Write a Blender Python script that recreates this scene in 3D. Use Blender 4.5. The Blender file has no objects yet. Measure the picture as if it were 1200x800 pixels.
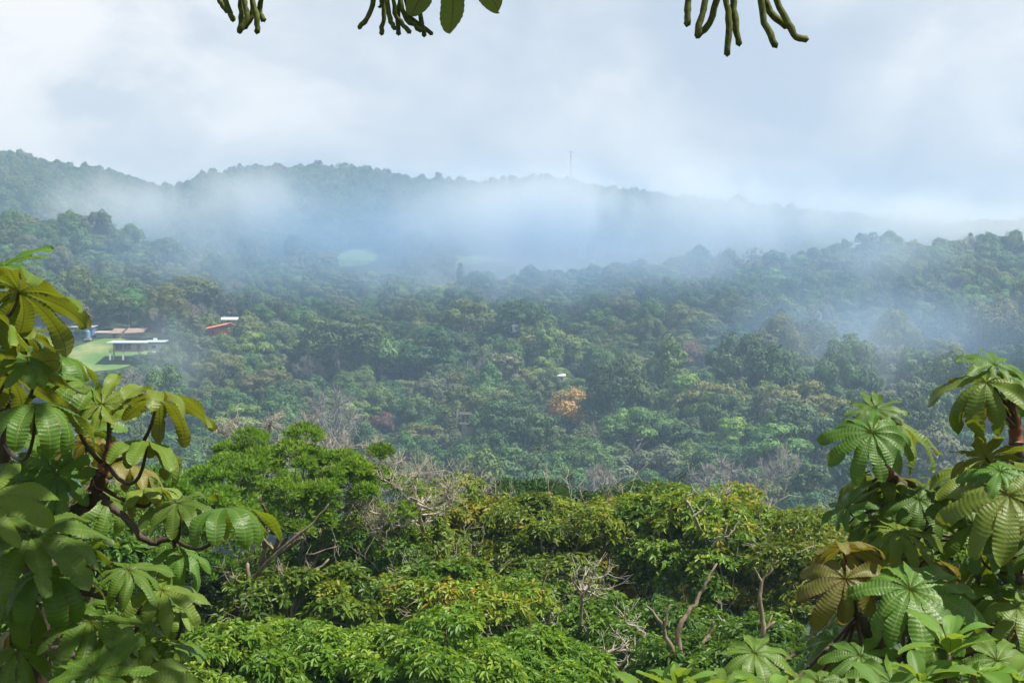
import bpy, math, random
import numpy as np

# ---------------------------------------------------------------- camera, sky, sun, exposure
scene = bpy.context.scene
COL = scene.collection
F = 1200 * 50 / 36.0                       # focal length in photo pixels
cam_data = bpy.data.cameras.new("camera")
cam_data.lens = 50; cam_data.sensor_width = 36
cam_data.clip_start = 0.05; cam_data.clip_end = 20000
cam = bpy.data.objects.new("camera", cam_data)
COL.objects.link(cam)
cam.location = (0, 0, 0)
cam.rotation_euler = (math.radians(90), 0, 0)
scene.camera = cam

SUN_EL, SUN_AZ = math.radians(60), math.radians(104)   # azimuth clockwise from +Y
sun_dir = np.array([math.sin(SUN_AZ) * math.cos(SUN_EL), math.cos(SUN_AZ) * math.cos(SUN_EL), math.sin(SUN_EL)])

world = bpy.data.worlds.new("World"); scene.world = world
world.use_nodes = True
nt = world.node_tree; nt.nodes.clear()
def WN(t): return nt.nodes.new(t)
out = WN("ShaderNodeOutputWorld"); bg = WN("ShaderNodeBackground")
sky = WN("ShaderNodeTexSky"); sky.sky_type = 'NISHITA'; sky.sun_disc = False
sky.sun_elevation = SUN_EL; sky.sun_rotation = SUN_AZ
sky.altitude = 1400; sky.dust_density = 2.0
tc = WN("ShaderNodeTexCoord")
mp = WN("ShaderNodeMapping"); mp.inputs["Scale"].default_value = (1, 1, 1.7); mp.inputs["Location"].default_value = (1.15, 0.2, 0.62)
n1 = WN("ShaderNodeTexNoise"); n1.inputs["Scale"].default_value = 4.2; n1.inputs["Detail"].default_value = 6; n1.inputs["Roughness"].default_value = 0.5; n1.inputs["Distortion"].default_value = 0.35
n2 = WN("ShaderNodeTexNoise"); n2.inputs["Scale"].default_value = 9.0; n2.inputs["Detail"].default_value = 5; n2.inputs["Roughness"].default_value = 0.55; n2.inputs["Distortion"].default_value = 0.4
ramp = WN("ShaderNodeValToRGB")
e = ramp.color_ramp.elements
e[0].position = 0.36; e[0].color = (4.75, 5.15, 5.85, 1)
e[1].position = 0.64; e[1].color = (7.9, 7.8, 7.7, 1)
m1 = ramp.color_ramp.elements.new(0.50); m1.color = (6.0, 6.2, 6.55, 1)
add = WN("ShaderNodeMath"); add.operation = 'MULTIPLY_ADD'; add.inputs[1].default_value = 0.45
cov = WN("ShaderNodeMapRange"); cov.inputs[1].default_value = 0.18; cov.inputs[2].default_value = 0.42; cov.inputs[3].default_value = 0.85; cov.inputs[4].default_value = 1.0
mixw = WN("ShaderNodeMixRGB")
L = nt.links.new
L(tc.outputs["Generated"], mp.inputs["Vector"]); L(mp.outputs[0], n1.inputs["Vector"]); L(mp.outputs[0], n2.inputs["Vector"])
sub = WN("ShaderNodeMath"); sub.operation = 'SUBTRACT'; sub.inputs[1].default_value = 0.5
L(n2.outputs["Fac"], sub.inputs[0]); L(sub.outputs[0], add.inputs[0]); L(n1.outputs["Fac"], add.inputs[2])
L(add.outputs[0], ramp.inputs[0]); L(n1.outputs["Fac"], cov.inputs[0])
L(cov.outputs[0], mixw.inputs[0]); L(sky.outputs[0], mixw.inputs[1]); L(ramp.outputs[0], mixw.inputs[2])
sxyz = WN("ShaderNodeSeparateXYZ"); zr_ = WN("ShaderNodeMapRange"); zr_.interpolation_type = 'SMOOTHSTEP'
zr_.inputs[1].default_value = 0.24; zr_.inputs[2].default_value = 0.62; zr_.inputs[3].default_value = 1.0; zr_.inputs[4].default_value = 0.36
dk = WN("ShaderNodeVectorMath"); dk.operation = 'SCALE'
L(tc.outputs["Generated"], sxyz.inputs[0]); L(sxyz.outputs[2], zr_.inputs[0]); dt = WN("ShaderNodeVectorMath"); dt.operation = 'DOT_PRODUCT'; dt.inputs[1].default_value = (-0.345, 0.93, 0.135)
gp = WN("ShaderNodeMapRange"); gp.interpolation_type = 'SMOOTHSTEP'; gp.inputs[1].default_value = 0.975; gp.inputs[2].default_value = 1.0
gm = WN("ShaderNodeMath"); gm.operation = 'MULTIPLY'; gmx = WN("ShaderNodeMixRGB"); gmx.inputs[2].default_value = (8.6, 8.3, 8.0, 1)
g2 = WN("ShaderNodeMapRange"); g2.inputs[1].default_value = 0.38; g2.inputs[2].default_value = 0.56
L(tc.outputs["Generated"], dt.inputs[0]); L(dt.outputs["Value"], gp.inputs[0]); L(n2.outputs["Fac"], g2.inputs[0]); L(gp.outputs[0], gm.inputs[0]); L(g2.outputs[0], gm.inputs[1])
L(gm.outputs[0], gmx.inputs[0]); L(mixw.outputs[0], gmx.inputs[1]); L(gmx.outputs[0], dk.inputs[0]); L(zr_.outputs[0], dk.inputs["Scale"])
L(dk.outputs[0], bg.inputs["Color"]); bg.inputs["Strength"].default_value = 0.066
L(bg.outputs[0], out.inputs["Surface"])

sl = bpy.data.lights.new("sun", 'SUN'); sl.energy = 5.0; sl.angle = math.radians(0.6); sl.color = (1.0, 0.94, 0.84)
so = bpy.data.objects.new("sun", sl); COL.objects.link(so)
so.location = (40, -20, 60)
so.rotation_euler = (math.radians(90) - SUN_EL, 0, math.pi - SUN_AZ)

vs = scene.view_settings
vs.view_transform = 'Standard'; vs.look = 'None'; vs.exposure = 0.98; vs.gamma = 1.0; vs.use_curve_mapping = False
scene.cycles.max_bounces = 7; scene.cycles.diffuse_bounces = 3; scene.cycles.transmission_bounces = 4
scene.cycles.glossy_bounces = 2; scene.cycles.volume_bounces = 2; scene.cycles.transparent_max_bounces = 8
scene.cycles.volume_step_rate = 1.0; scene.cycles.volume_max_steps = 128

# ---------------------------------------------------------------- helpers
def at(px, py, d):
    """the point at distance d along the view that the photo shows at (px, py)"""
    return np.array([(px - 600) / F * d, d, (400 - py) / F * d])

def unit(v):
    v = np.asarray(v, float); n = np.linalg.norm(v, axis=-1, keepdims=True)
    return v / np.maximum(n, 1e-9)

class MB:
    """collects quads (and their per-vertex random value and uv) for one mesh"""
    def __init__(s): s.v = []; s.q = []; s.r = []; s.uv = []; s.n = 0
    def add(s, v, q, r=0.5, uv=None):
        v = np.asarray(v, float).reshape(-1, 3); q = np.asarray(q, int).reshape(-1, 4)
        s.v.append(v); s.q.append(q + s.n); s.n += len(v)
        s.r.append(np.broadcast_to(np.asarray(r, float), (len(v),)))
        s.uv.append(np.zeros((len(v), 2)) if uv is None else np.asarray(uv, float))
        return s
    def box(s, c, h, rz=0.0, r=0.5):
        x, y, z = h
        v = np.array([[-x,-y,-z],[x,-y,-z],[x,y,-z],[-x,y,-z],[-x,-y,z],[x,-y,z],[x,y,z],[-x,y,z]], float)
        cc, ss = math.cos(rz), math.sin(rz)
        v = np.c_[v[:,0]*cc - v[:,1]*ss, v[:,0]*ss + v[:,1]*cc, v[:,2]] + np.asarray(c, float)
        return s.add(v, [[0,3,2,1],[4,5,6,7],[0,1,5,4],[1,2,6,5],[2,3,7,6],[3,0,4,7]], r)
    def hexa(s, v, r=0.5):
        return s.add(v, [[0,3,2,1],[4,5,6,7],[0,1,5,4],[1,2,6,5],[2,3,7,6],[3,0,4,7]], r)
    def tube(s, pts, rad, k=7, r=0.5, cap=True):
        pts = np.asarray(pts, float); n = len(pts); rad = np.broadcast_to(np.asarray(rad, float), (n,))
        t = np.gradient(pts, axis=0); t = unit(t)
        ref = np.array([0.31, 0.17, 0.93]) if abs(t[0][2]) < 0.8 else np.array([0.9, 0.3, 0.1])
        a = unit(np.cross(t, ref)); b = np.cross(t, a)
        th = np.arange(k) * 2 * math.pi / k
        ring = (a[:,None,:] * np.cos(th)[None,:,None] + b[:,None,:] * np.sin(th)[None,:,None]) * rad[:,None,None] + pts[:,None,:]
        v = ring.reshape(-1, 3)
        i = np.arange(n-1)[:,None] * k; j = np.arange(k)[None,:]; j2 = (j + 1) % k
        q = np.stack([i + j, i + j2, i + k + j2, i + k + j], -1).reshape(-1, 4)
        if cap:
            v = np.vstack([v, pts[-1] + t[-1] * rad[-1] * 0.8]); e_ = (n-1)*k; top = n*k
            jj = np.arange(0, k - 1, 2)
            qq = [[e_ + a_, e_ + (a_ + 1) % k, e_ + (a_ + 2) % k, top] for a_ in range(0, k, 2)]
            q = np.vstack([q, qq])
        return s.add(v, q, r)
    def mesh(s, name, mats, smooth=False):
        me = bpy.data.meshes.new(name)
        if not s.v: return me
        v = np.concatenate(s.v); q = np.concatenate(s.q)
        me.vertices.add(len(v)); me.vertices.foreach_set("co", v.astype(np.float32).ravel())
        me.loops.add(q.size); me.loops.foreach_set("vertex_index", q.astype(np.int32).ravel())
        me.polygons.add(len(q))
        me.polygons.foreach_set("loop_start", (np.arange(len(q)) * 4).astype(np.int32))
        me.polygons.foreach_set("loop_total", np.full(len(q), 4, np.int32))
        me.polygons.foreach_set("use_smooth", np.full(len(q), smooth, bool))
        at_ = me.attributes.new("rnd", 'FLOAT', 'POINT'); at_.data.foreach_set("value", np.concatenate(s.r).astype(np.float32))
        uv = np.concatenate(s.uv)
        if np.any(uv):
            u = me.uv_layers.new(name="UVMap"); u.data.foreach_set("uv", uv[q.ravel()].astype(np.float32).ravel())
        for m in (mats if isinstance(mats, (list, tuple)) else [mats]): me.materials.append(m)
        me.update(calc_edges=True); me.validate()
        return me

def obj(name, me, parent=None, loc=None):
    if isinstance(me, MB): raise TypeError
    o = bpy.data.objects.new(name, me); COL.objects.link(o)
    if parent is not None: o.parent = parent
    if loc is not None: o.location = tuple(float(c) for c in loc)
    return o

def tag(o, label=None, cat=None, group=None, kind=None):
    if label: o["label"] = label
    if cat: o["category"] = cat
    if group: o["group"] = group
    if kind: o["kind"] = kind
    return o

def thing(name, label, cat, loc=(0,0,0), rz=0.0, group=None):
    o = bpy.data.objects.new(name, None); COL.objects.link(o)
    o.empty_display_size = 0.2
    o.location = tuple(float(c) for c in loc); o.rotation_euler = (0, 0, rz)
    return tag(o, label, cat, group)

def copy_tree(o, parent=None):
    c = o.copy(); COL.objects.link(c)
    if parent is not None: c.parent = parent
    for ch in list(o.children): copy_tree(ch, c)
    return c

# ---------------------------------------------------------------- materials
def mat_new(name):
    m = bpy.data.materials.new(name); m.use_nodes = True
    t = m.node_tree; t.nodes.clear()
    return m, t, t.nodes.new, t.links.new

def ramp_node(N, stops):
    r = N("ShaderNodeValToRGB"); els = r.color_ramp.elements
    while len(els) < len(stops): els.new(0.5)
    for el, (p, c) in zip(els, stops): el.position = p; el.color = (*c, 1)
    return r

def plain(name, col, rough=0.7, noise=0.15, scale=6.0, spec=0.3):
    m, t, N, K = mat_new(name)
    o = N("ShaderNodeOutputMaterial"); p = N("ShaderNodeBsdfPrincipled")
    p.inputs["Roughness"].default_value = rough; p.inputs["Specular IOR Level"].default_value = spec
    tcn = N("ShaderNodeTexCoord"); nz = N("ShaderNodeTexNoise"); nz.inputs["Scale"].default_value = scale; nz.inputs["Detail"].default_value = 5
    c = np.array(col)
    r = ramp_node(N, [(0.3, tuple(np.clip(c * (1 - noise), 0, 1))), (0.7, tuple(np.clip(c * (1 + noise), 0, 1)))])
    K(tcn.outputs["Object"], nz.inputs["Vector"]); K(nz.outputs["Fac"], r.inputs[0]); K(r.outputs[0], p.inputs["Base Color"])
    K(p.outputs[0], o.inputs["Surface"])
    return m

def bark(name, dark, light, scale=6.0, band=0.0):
    m, t, N, K = mat_new(name)
    o = N("ShaderNodeOutputMaterial"); p = N("ShaderNodeBsdfPrincipled"); p.inputs["Roughness"].default_value = 0.85
    p.inputs["Specular IOR Level"].default_value = 0.2
    tcn = N("ShaderNodeTexCoord"); mpn = N("ShaderNodeMapping"); mpn.inputs["Scale"].default_value = (1, 1, 0.35)
    nz = N("ShaderNodeTexNoise"); nz.inputs["Scale"].default_value = scale; nz.inputs["Detail"].default_value = 7; nz.inputs["Roughness"].default_value = 0.65
    r = ramp_node(N, [(0.3, dark), (0.52, tuple((np.array(dark) + np.array(light)) / 2)), (0.7, light)])
    bmp = N("ShaderNodeBump"); bmp.inputs["Strength"].default_value = 0.6; bmp.inputs["Distance"].default_value = 0.03
    K(tcn.outputs["Object"], mpn.inputs[0]); K(mpn.outputs[0], nz.inputs["Vector"]); K(nz.outputs["Fac"], r.inputs[0]); K(r.outputs[0], p.inputs["Base Color"])
    K(nz.outputs["Fac"], bmp.inputs["Height"]); K(bmp.outputs[0], p.inputs["Normal"]); K(p.outputs[0], o.inputs["Surface"])
    return m

def foliage(name, stops, trans=(0.12, 0.22, 0.03), tf=0.35, rough=0.5, obj_var=0.25, spec=0.35):
    """leaf mass: colour by a per-spray random attribute, a little hue shift per tree"""
    m, t, N, K = mat_new(name)
    o = N("ShaderNodeOutputMaterial"); p = N("ShaderNodeBsdfPrincipled")
    p.inputs["Roughness"].default_value = rough; p.inputs["Specular IOR Level"].default_value = spec
    a = N("ShaderNodeAttribute"); a.attribute_name = "rnd"
    r = ramp_node(N, stops); K(a.outputs["Fac"], r.inputs[0])
    oi = N("ShaderNodeObjectInfo")
    hs = N("ShaderNodeHueSaturation")
    mh = N("ShaderNodeMapRange"); mh.inputs[3].default_value = 0.5 - 0.04 * obj_var / 0.25; mh.inputs[4].default_value = 0.5 + 0.025 * obj_var / 0.25
    mv = N("ShaderNodeMapRange"); mv.inputs[3].default_value = 1 - obj_var; mv.inputs[4].default_value = 1 + obj_var
    fr = N("ShaderNodeMath"); fr.operation = 'FRACT'; ml = N("ShaderNodeMath"); ml.operation = 'MULTIPLY'; ml.inputs[1].default_value = 7.31
    K(oi.outputs["Random"], mh.inputs[0]); K(oi.outputs["Random"], ml.inputs[0]); K(ml.outputs[0], fr.inputs[0]); K(fr.outputs[0], mv.inputs[0])
    K(mh.outputs[0], hs.inputs["Hue"]); K(mv.outputs[0], hs.inputs["Value"]); K(r.outputs[0], hs.inputs["Color"])
    K(hs.outputs[0], p.inputs["Base Color"])
    tr = N("ShaderNodeBsdfTranslucent"); mx = N("ShaderNodeMixShader"); mx.inputs[0].default_value = tf
    mc = N("ShaderNodeMixRGB"); mc.blend_type = 'MIX'; mc.inputs[0].default_value = 0.5; mc.inputs[2].default_value = (*trans, 1)
    K(hs.outputs[0], mc.inputs[1]); K(mc.outputs[0], tr.inputs["Color"])
    K(p.outputs[0], mx.inputs[1]); K(tr.outputs[0], mx.inputs[2]); K(mx.outputs[0], o.inputs["Surface"])
    return m

def cecropia_mat(name, top, top2, under, trans, dry=0.0, tf=0.35):
    """palmate leaf: uv.x runs along a lobe, uv.y across it (0.5 = midrib)"""
    m, t, N, K = mat_new(name)
    o = N("ShaderNodeOutputMaterial"); p = N("ShaderNodeBsdfPrincipled")
    p.inputs["Roughness"].default_value = 0.42; p.inputs["Specular IOR Level"].default_value = 0.32
    def M(op, *args):
        n = N("ShaderNodeMath"); n.operation = op
        for i, x in enumerate(args):
            if isinstance(x, (int, float)): n.inputs[i].default_value = x
            else: K(x, n.inputs[i])
        return n.outputs[0]
    uv = N("ShaderNodeUVMap"); sx = N("ShaderNodeSeparateXYZ"); K(uv.outputs[0], sx.inputs[0])
    u = sx.outputs[0]; v = M('ABSOLUTE', M('SUBTRACT', sx.outputs[1], 0.5))       # 0..0.5
    mid = M('SUBTRACT', 1.0, M('SMOOTH_MIN', M('DIVIDE', v, 0.035), 1.0, 0.1))
    side = M('FRACT', M('MULTIPLY', M('SUBTRACT', u, M('MULTIPLY', v, 0.40)), 17.0))
    side = M('ABSOLUTE', M('SUBTRACT', side, 0.5))                            # 0.5 on a vein
    vein = M('MAXIMUM', M('MULTIPLY', M('SUBTRACT', side, 0.40), 10.0), 0.0)
    hub = M('MAXIMUM', M('SUBTRACT', 1.0, M('MULTIPLY', u, 22.0)), 0.0)
    tcn = N("ShaderNodeTexCoord")
    nz = N("ShaderNodeTexNoise"); nz.inputs["Scale"].default_value = 5.0; nz.inputs["Detail"].default_value = 5; K(tcn.outputs["Object"], nz.inputs["Vector"])
    nf = N("ShaderNodeTexNoise"); nf.inputs["Scale"].default_value = 40.0; nf.inputs["Detail"].default_value = 3; K(tcn.outputs["Object"], nf.inputs["Vector"])
    oi = N("ShaderNodeObjectInfo")
    def mix(f, a, b, bt='MIX'):
        n = N("ShaderNodeMixRGB"); n.blend_type = bt
        for i, x in ((0, f), (1, a), (2, b)):
            if isinstance(x, (int, float)): n.inputs[i].default_value = x
            elif isinstance(x, tuple): n.inputs[i].default_value = (*x, 1)
            else: K(x, n.inputs[i])
        return n.outputs[0]
    ctop = mix(nz.outputs["Fac"], top, top2)
    ctop = mix(M('MULTIPLY', vein, 0.55), ctop, tuple(min(1, c * 1.9) for c in top2))
    ctop = mix(M('MULTIPLY', mid, 0.8), ctop, (0.26, 0.27, 0.08))
    cund = mix(M('MULTIPLY', vein, 0.55), under, tuple(c * 0.55 for c in under))
    cund = mix(mid, cund, (0.09, 0.05, 0.03))
    geo = N("ShaderNodeNewGeometry")
    col = mix(geo.outputs["Backfacing"], ctop, cund)
    col = mix(hub, col, (0.35, 0.12, 0.08))
    edge = M('MAXIMUM', M('MULTIPLY', M('SUBTRACT', M('ADD', v, M('MULTIPLY', M('SUBTRACT', nz.outputs["Fac"], 0.5), 0.35)), 0.47 - dry), 14.0), 0.0)
    edge = M('MINIMUM', edge, 1.0)
    col = mix(edge, col, (0.17, 0.085, 0.03) if dry > 0.05 else (0.16, 0.13, 0.035))
    nsp = N("ShaderNodeTexNoise"); nsp.inputs["Scale"].default_value = 13.0; nsp.inputs["Detail"].default_value = 4; nsp.inputs["Roughness"].default_value = 0.7; K(tcn.outputs["Object"], nsp.inputs["Vector"])
    spot = M('MINIMUM', M('MAXIMUM', M('MULTIPLY', M('SUBTRACT', nsp.outputs["Fac"], 0.66 - dry), 16.0), 0.0), 0.85)
    col = mix(spot, col, (0.14, 0.085, 0.03))
    blot = M('MULTIPLY', M('SUBTRACT', nf.outputs["Fac"], 0.5), 0.9)
    col = mix(M('MAXIMUM', blot, 0.0), col, (0.20, 0.22, 0.06))
    hs = N("ShaderNodeHueSaturation")
    mh = N("ShaderNodeMapRange"); mh.inputs[3].default_value = 0.482; mh.inputs[4].default_value = 0.512
    mv = N("ShaderNodeMapRange"); mv.inputs[3].default_value = 0.78; mv.inputs[4].default_value = 1.22
    K(oi.outputs["Random"], mh.inputs[0]); K(M('FRACT', M('MULTIPLY', oi.outputs["Random"], 9.7)), mv.inputs[0])
    K(mh.outputs[0], hs.inputs["Hue"]); K(mv.outputs[0], hs.inputs["Value"]); K(col, hs.inputs["Color"])
    K(hs.outputs[0], p.inputs["Base Color"])
    bmp = N("ShaderNodeBump"); bmp.inputs["Strength"].default_value = 0.35; bmp.inputs["Distance"].default_value = 0.005
    hgt = M('SUBTRACT', M('MULTIPLY', nf.outputs["Fac"], 0.5), vein)
    K(hgt, bmp.inputs["Height"]); K(bmp.outputs[0], p.inputs["Normal"])
    tr = N("ShaderNodeBsdfTranslucent"); mx = N("ShaderNodeMixShader"); mx.inputs[0].default_value = tf
    tcx = mix(M('MAXIMUM', mid, M('MULTIPLY', vein, 0.4)), trans, tuple(c * 0.25 for c in trans))
    K(mix(edge, tcx, (0.16, 0.08, 0.02)), tr.inputs["Color"]); K(p.outputs[0], mx.inputs[1]); K(tr.outputs[0], mx.inputs[2]); K(mx.outputs[0], o.inputs["Surface"])
    return m

MT = {}
MT["leaf"] = cecropia_mat("cecropia_leaf", (0.040, 0.112, 0.012), (0.078, 0.168, 0.018), (0.15, 0.17, 0.035), (0.22, 0.31, 0.015))
MT["leaf_yellow"] = cecropia_mat("cecropia_leaf_yellowing", (0.085, 0.16, 0.016), (0.135, 0.215, 0.022), (0.16, 0.165, 0.035), (0.22, 0.26, 0.015), dry=0.02)
MT["leaf_dry"] = cecropia_mat("cecropia_leaf_dry", (0.125, 0.14, 0.022), (0.165, 0.16, 0.03), (0.18, 0.155, 0.04), (0.24, 0.22, 0.02), dry=0.07)
MT["petiole"] = plain("petiole_skin", (0.055, 0.035, 0.02), 0.55, 0.35, 20)
MT["stipule"] = plain("bud_skin", (0.15, 0.055, 0.03), 0.6, 0.4, 14)
MT["cbark"] = bark("cecropia_bark", (0.03, 0.022, 0.016), (0.12, 0.095, 0.07), 9)
MT["catkin"] = plain("catkin_skin", (0.075, 0.088, 0.014), 0.75, 0.5, 110)
MT["tan_bark"] = bark("tan_bark", (0.085, 0.06, 0.038), (0.33, 0.27, 0.19), 7)
MT["dark_bark"] = bark("dark_bark", (0.035, 0.025, 0.018), (0.12, 0.085, 0.055), 4)
MT["pale_bark"] = bark("pale_bark", (0.18, 0.155, 0.12), (0.50, 0.45, 0.37), 8)
MT["far_bark"] = bark("far_bark", (0.14, 0.12, 0.10), (0.33, 0.30, 0.26), 1.2)
G_ = [(0.0, (0.035, 0.085, 0.014)), (0.5, (0.075, 0.155, 0.022)), (1.0, (0.13, 0.23, 0.035))]
MT["feather"] = foliage("feathery_leaves", [(0.0, (0.055, 0.14, 0.010)), (0.5, (0.11, 0.235, 0.014)), (1.0, (0.18, 0.31, 0.022))], (0.26, 0.42, 0.02), 0.42, obj_var=0.06)
MT["ochre"] = foliage("ochre_tipped_leaves", [(0.0, (0.05, 0.12, 0.010)), (0.45, (0.12, 0.215, 0.014)), (0.75, (0.195, 0.275, 0.018)), (0.94, (0.26, 0.28, 0.02)), (1.0, (0.28, 0.21, 0.02))], (0.32, 0.34, 0.015), 0.36, obj_var=0.12)
MT["green"] = foliage("bushy_leaves", [(0.0, (0.035, 0.095, 0.010)), (0.55, (0.085, 0.175, 0.015)), (1.0, (0.16, 0.26, 0.022))], (0.22, 0.34, 0.02), 0.36, obj_var=0.12)
MT["lime"] = foliage("lime_leaves", [(0.0, (0.06, 0.16, 0.012)), (0.55, (0.125, 0.245, 0.02)), (1.0, (0.26, 0.36, 0.035))], (0.3, 0.44, 0.02), 0.36, obj_var=0.06)
MT["deep"] = foliage("deep_green_leaves", [(0.0, (0.02, 0.06, 0.012)), (0.6, (0.045, 0.115, 0.018)), (1.0, (0.085, 0.165, 0.025))], (0.10, 0.2, 0.02), 0.3, obj_var=0.12)
# far crowns
FM = {
 "deep green":   foliage("far_deep_green", [(0, (0.018, 0.052, 0.014)), (0.5, (0.036, 0.092, 0.020)), (1, (0.075, 0.155, 0.03))], (0.06, 0.13, 0.015), 0.15, 0.6, 0.25),
 "mid green":    foliage("far_mid_green", [(0, (0.032, 0.08, 0.016)), (0.5, (0.065, 0.14, 0.024)), (1, (0.125, 0.215, 0.038))], (0.09, 0.17, 0.015), 0.18, 0.6, 0.25),
 "olive":        foliage("far_olive", [(0, (0.055, 0.075, 0.018)), (0.5, (0.11, 0.14, 0.03)), (1, (0.17, 0.20, 0.045))], (0.13, 0.15, 0.02), 0.18, 0.6, 0.25),
 "bright green": foliage("far_bright_green", [(0, (0.055, 0.13, 0.018)), (0.5, (0.105, 0.22, 0.028)), (1, (0.18, 0.30, 0.045))], (0.14, 0.26, 0.02), 0.2, 0.6, 0.2),
 "grey green":   foliage("far_grey_green", [(0, (0.06, 0.08, 0.04)), (0.5, (0.12, 0.145, 0.07)), (1, (0.19, 0.21, 0.11))], (0.11, 0.13, 0.05), 0.15, 0.7, 0.2),
 "orange":       foliage("far_orange", [(0, (0.08, 0.11, 0.025)), (0.3, (0.22, 0.17, 0.035)), (0.6, (0.42, 0.22, 0.05)), (1, (0.52, 0.38, 0.06))], (0.3, 0.2, 0.04), 0.15, 0.6, 0.02),
 "grey":         foliage("far_bare_twigs", [(0, (0.16, 0.145, 0.12)), (1, (0.34, 0.31, 0.27))], (0.1, 0.09, 0.08), 0.1, 0.8, 0.1),
 "russet":       foliage("far_russet", [(0, (0.06, 0.05, 0.03)), (0.6, (0.13, 0.075, 0.05)), (1, (0.19, 0.10, 0.06))], (0.12, 0.06, 0.03), 0.15, 0.7, 0.1),
}

# ---------------------------------------------------------------- terrain
_crest = ([-400, 0, 110, 200, 300, 450, 600, 700, 850, 1000, 1160, 1600], [262, 256, 262, 292, 318, 338, 338, 328, 306, 298, 294, 290])
_ridge = ([-500, 0, 60, 130, 175, 215, 240, 330, 420, 500, 570, 640, 700, 760, 840, 950, 1030, 1100, 1200, 1700],
          [168, 178, 192, 203, 219, 220, 207, 197, 199, 210, 216, 211, 221, 233, 243, 252, 259, 268, 264, 266])
CAN = 11.0
def wob(x, y, s, seed):
    r = np.random.RandomState(seed); z = 0
    for i in range(5):
        a = r.uniform(0, 6.28); k = s * (0.7 + 0.5 * i)
        z = z + np.sin((x * math.cos(a) + y * math.sin(a)) * k + r.uniform(0, 6.28)) / (1 + 0.5 * i)
    return z / 2.4
PADS = []   # (x, y, inner r, outer r, function of (x, y))
def H0(x, y):
    x = np.asarray(x, float); y = np.asarray(y, float)
    px = 600 + F * x / np.maximum(y, 80)
    d = np.maximum(y, -400)
    near = np.interp(d, [-400, -40, 0, 9, 25, 50, 120, 240, 300, 5000], [30, -2, -5.2, -8.5, -14, -22, -46, -72, -70, -70])
    cr = np.interp(px, *_crest)
    s = np.clip((d - 345) / 375, 0, 1)
    py = 622 + (cr - 622) * s ** 0.92
    slope = (400 - py) / F * np.clip(d, 345, 720) - CAN
    w = np.clip((d - 250) / 95, 0, 1); w = w * w * (3 - 2 * w)
    z = near * (1 - w) + slope * w
    z720 = (400 - cr) / F * 720 - CAN
    zr = (400 - np.interp(px, *_ridge)) / F * 1500 - CAN + 3
    foot = 43.0
    far = np.interp(d, [0, 720, 930], [0, 0, 1])
    z = np.where(d > 720, z720 * (1 - far) + foot * far - 14 * np.sin(np.clip((d - 720) / 210, 0, 1) * math.pi), z)
    t = np.clip((d - 930) / 570, 0, 1); t = t ** 0.9
    z = np.where(d > 930, foot * (1 - t) + zr * t, z)
    z = np.where(d > 1500, zr - np.minimum((d - 1500) * 0.12, 120), z)
    amp = np.interp(d, [0, 60, 400, 700, 1000, 1350, 1500, 1700], [0.3, 0.8, 3.0, 3.0, 9, 9, 1.5, 8])
    z = z + amp * wob(x, y, 0.022, 3) + 0.35 * amp * wob(x, y, 0.06, 9)
    return z
def H(x, y):
    z = H0(x, y)
    for (cx, cy, r0, r1, fn) in PADS:
        q = np.clip((r1 - np.hypot(np.asarray(x) - cx, np.asarray(y) - cy)) / (r1 - r0), 0, 1); q = q * q * (3 - 2 * q)
        z = z * (1 - q) + fn(np.asarray(x, float), np.asarray(y, float)) * q
    return z
# the lawn spur with the bungalow, the red house shelf, the pavilion shelf, far meadows
PADS.append((-160, 566, 33, 52, lambda x, y: -6.9 + (y - 560) * 0.27 + 0 * x))
PADS.append((-119, 588, 6, 12, lambda x, y: 2.0 + 0 * x * y))
PADS.append((-15.5, 470, 5, 14, lambda x, y: -31.0 + 0 * x * y))

gx = np.unique(np.r_[np.linspace(-3200, -520, 24), np.linspace(-520, 520, 240), np.linspace(520, 3200, 24)])
gy = np.unique(np.r_[np.linspace(-380, -20, 14), np.linspace(-20, 60, 24), np.linspace(60, 320, 50), np.linspace(320, 760, 120), np.linspace(760, 1600, 90), np.linspace(1600, 4200, 30)])
GX, GY = np.meshgrid(gx, gy)
GZ = H(GX, GY)
m, t, N, K = mat_new("forest_floor")
o = N("ShaderNodeOutputMaterial"); p = N("ShaderNodeBsdfPrincipled"); p.inputs["Roughness"].default_value = 0.95; p.inputs["Specular IOR Level"].default_value = 0.1
g_ = N("ShaderNodeNewGeometry"); nz = N("ShaderNodeTexNoise"); nz.inputs["Scale"].default_value = 0.35; nz.inputs["Detail"].default_value = 8
r = ramp_node(N, [(0.3, (0.022, 0.026, 0.012)), (0.5, (0.035, 0.055, 0.018)), (0.72, (0.06, 0.085, 0.03))])
K(g_.outputs["Position"], nz.inputs["Vector"]); K(nz.outputs["Fac"], r.inputs[0]); K(r.outputs[0], p.inputs["Base Color"]); K(p.outputs[0], o.inputs["Surface"])
MT["floor"] = m
b = MB(); ny, nx = GX.shape
ii = np.arange(ny - 1)[:, None] * nx; jj = np.arange(nx - 1)[None, :]
b.add(np.c_[GX.ravel(), GY.ravel(), GZ.ravel()], np.stack([ii + jj, ii + jj + 1, ii + nx + jj + 1, ii + nx + jj], -1).reshape(-1, 4))
tag(obj("terrain", b.mesh("terrain", MT["floor"], True)), kind="structure")

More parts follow.
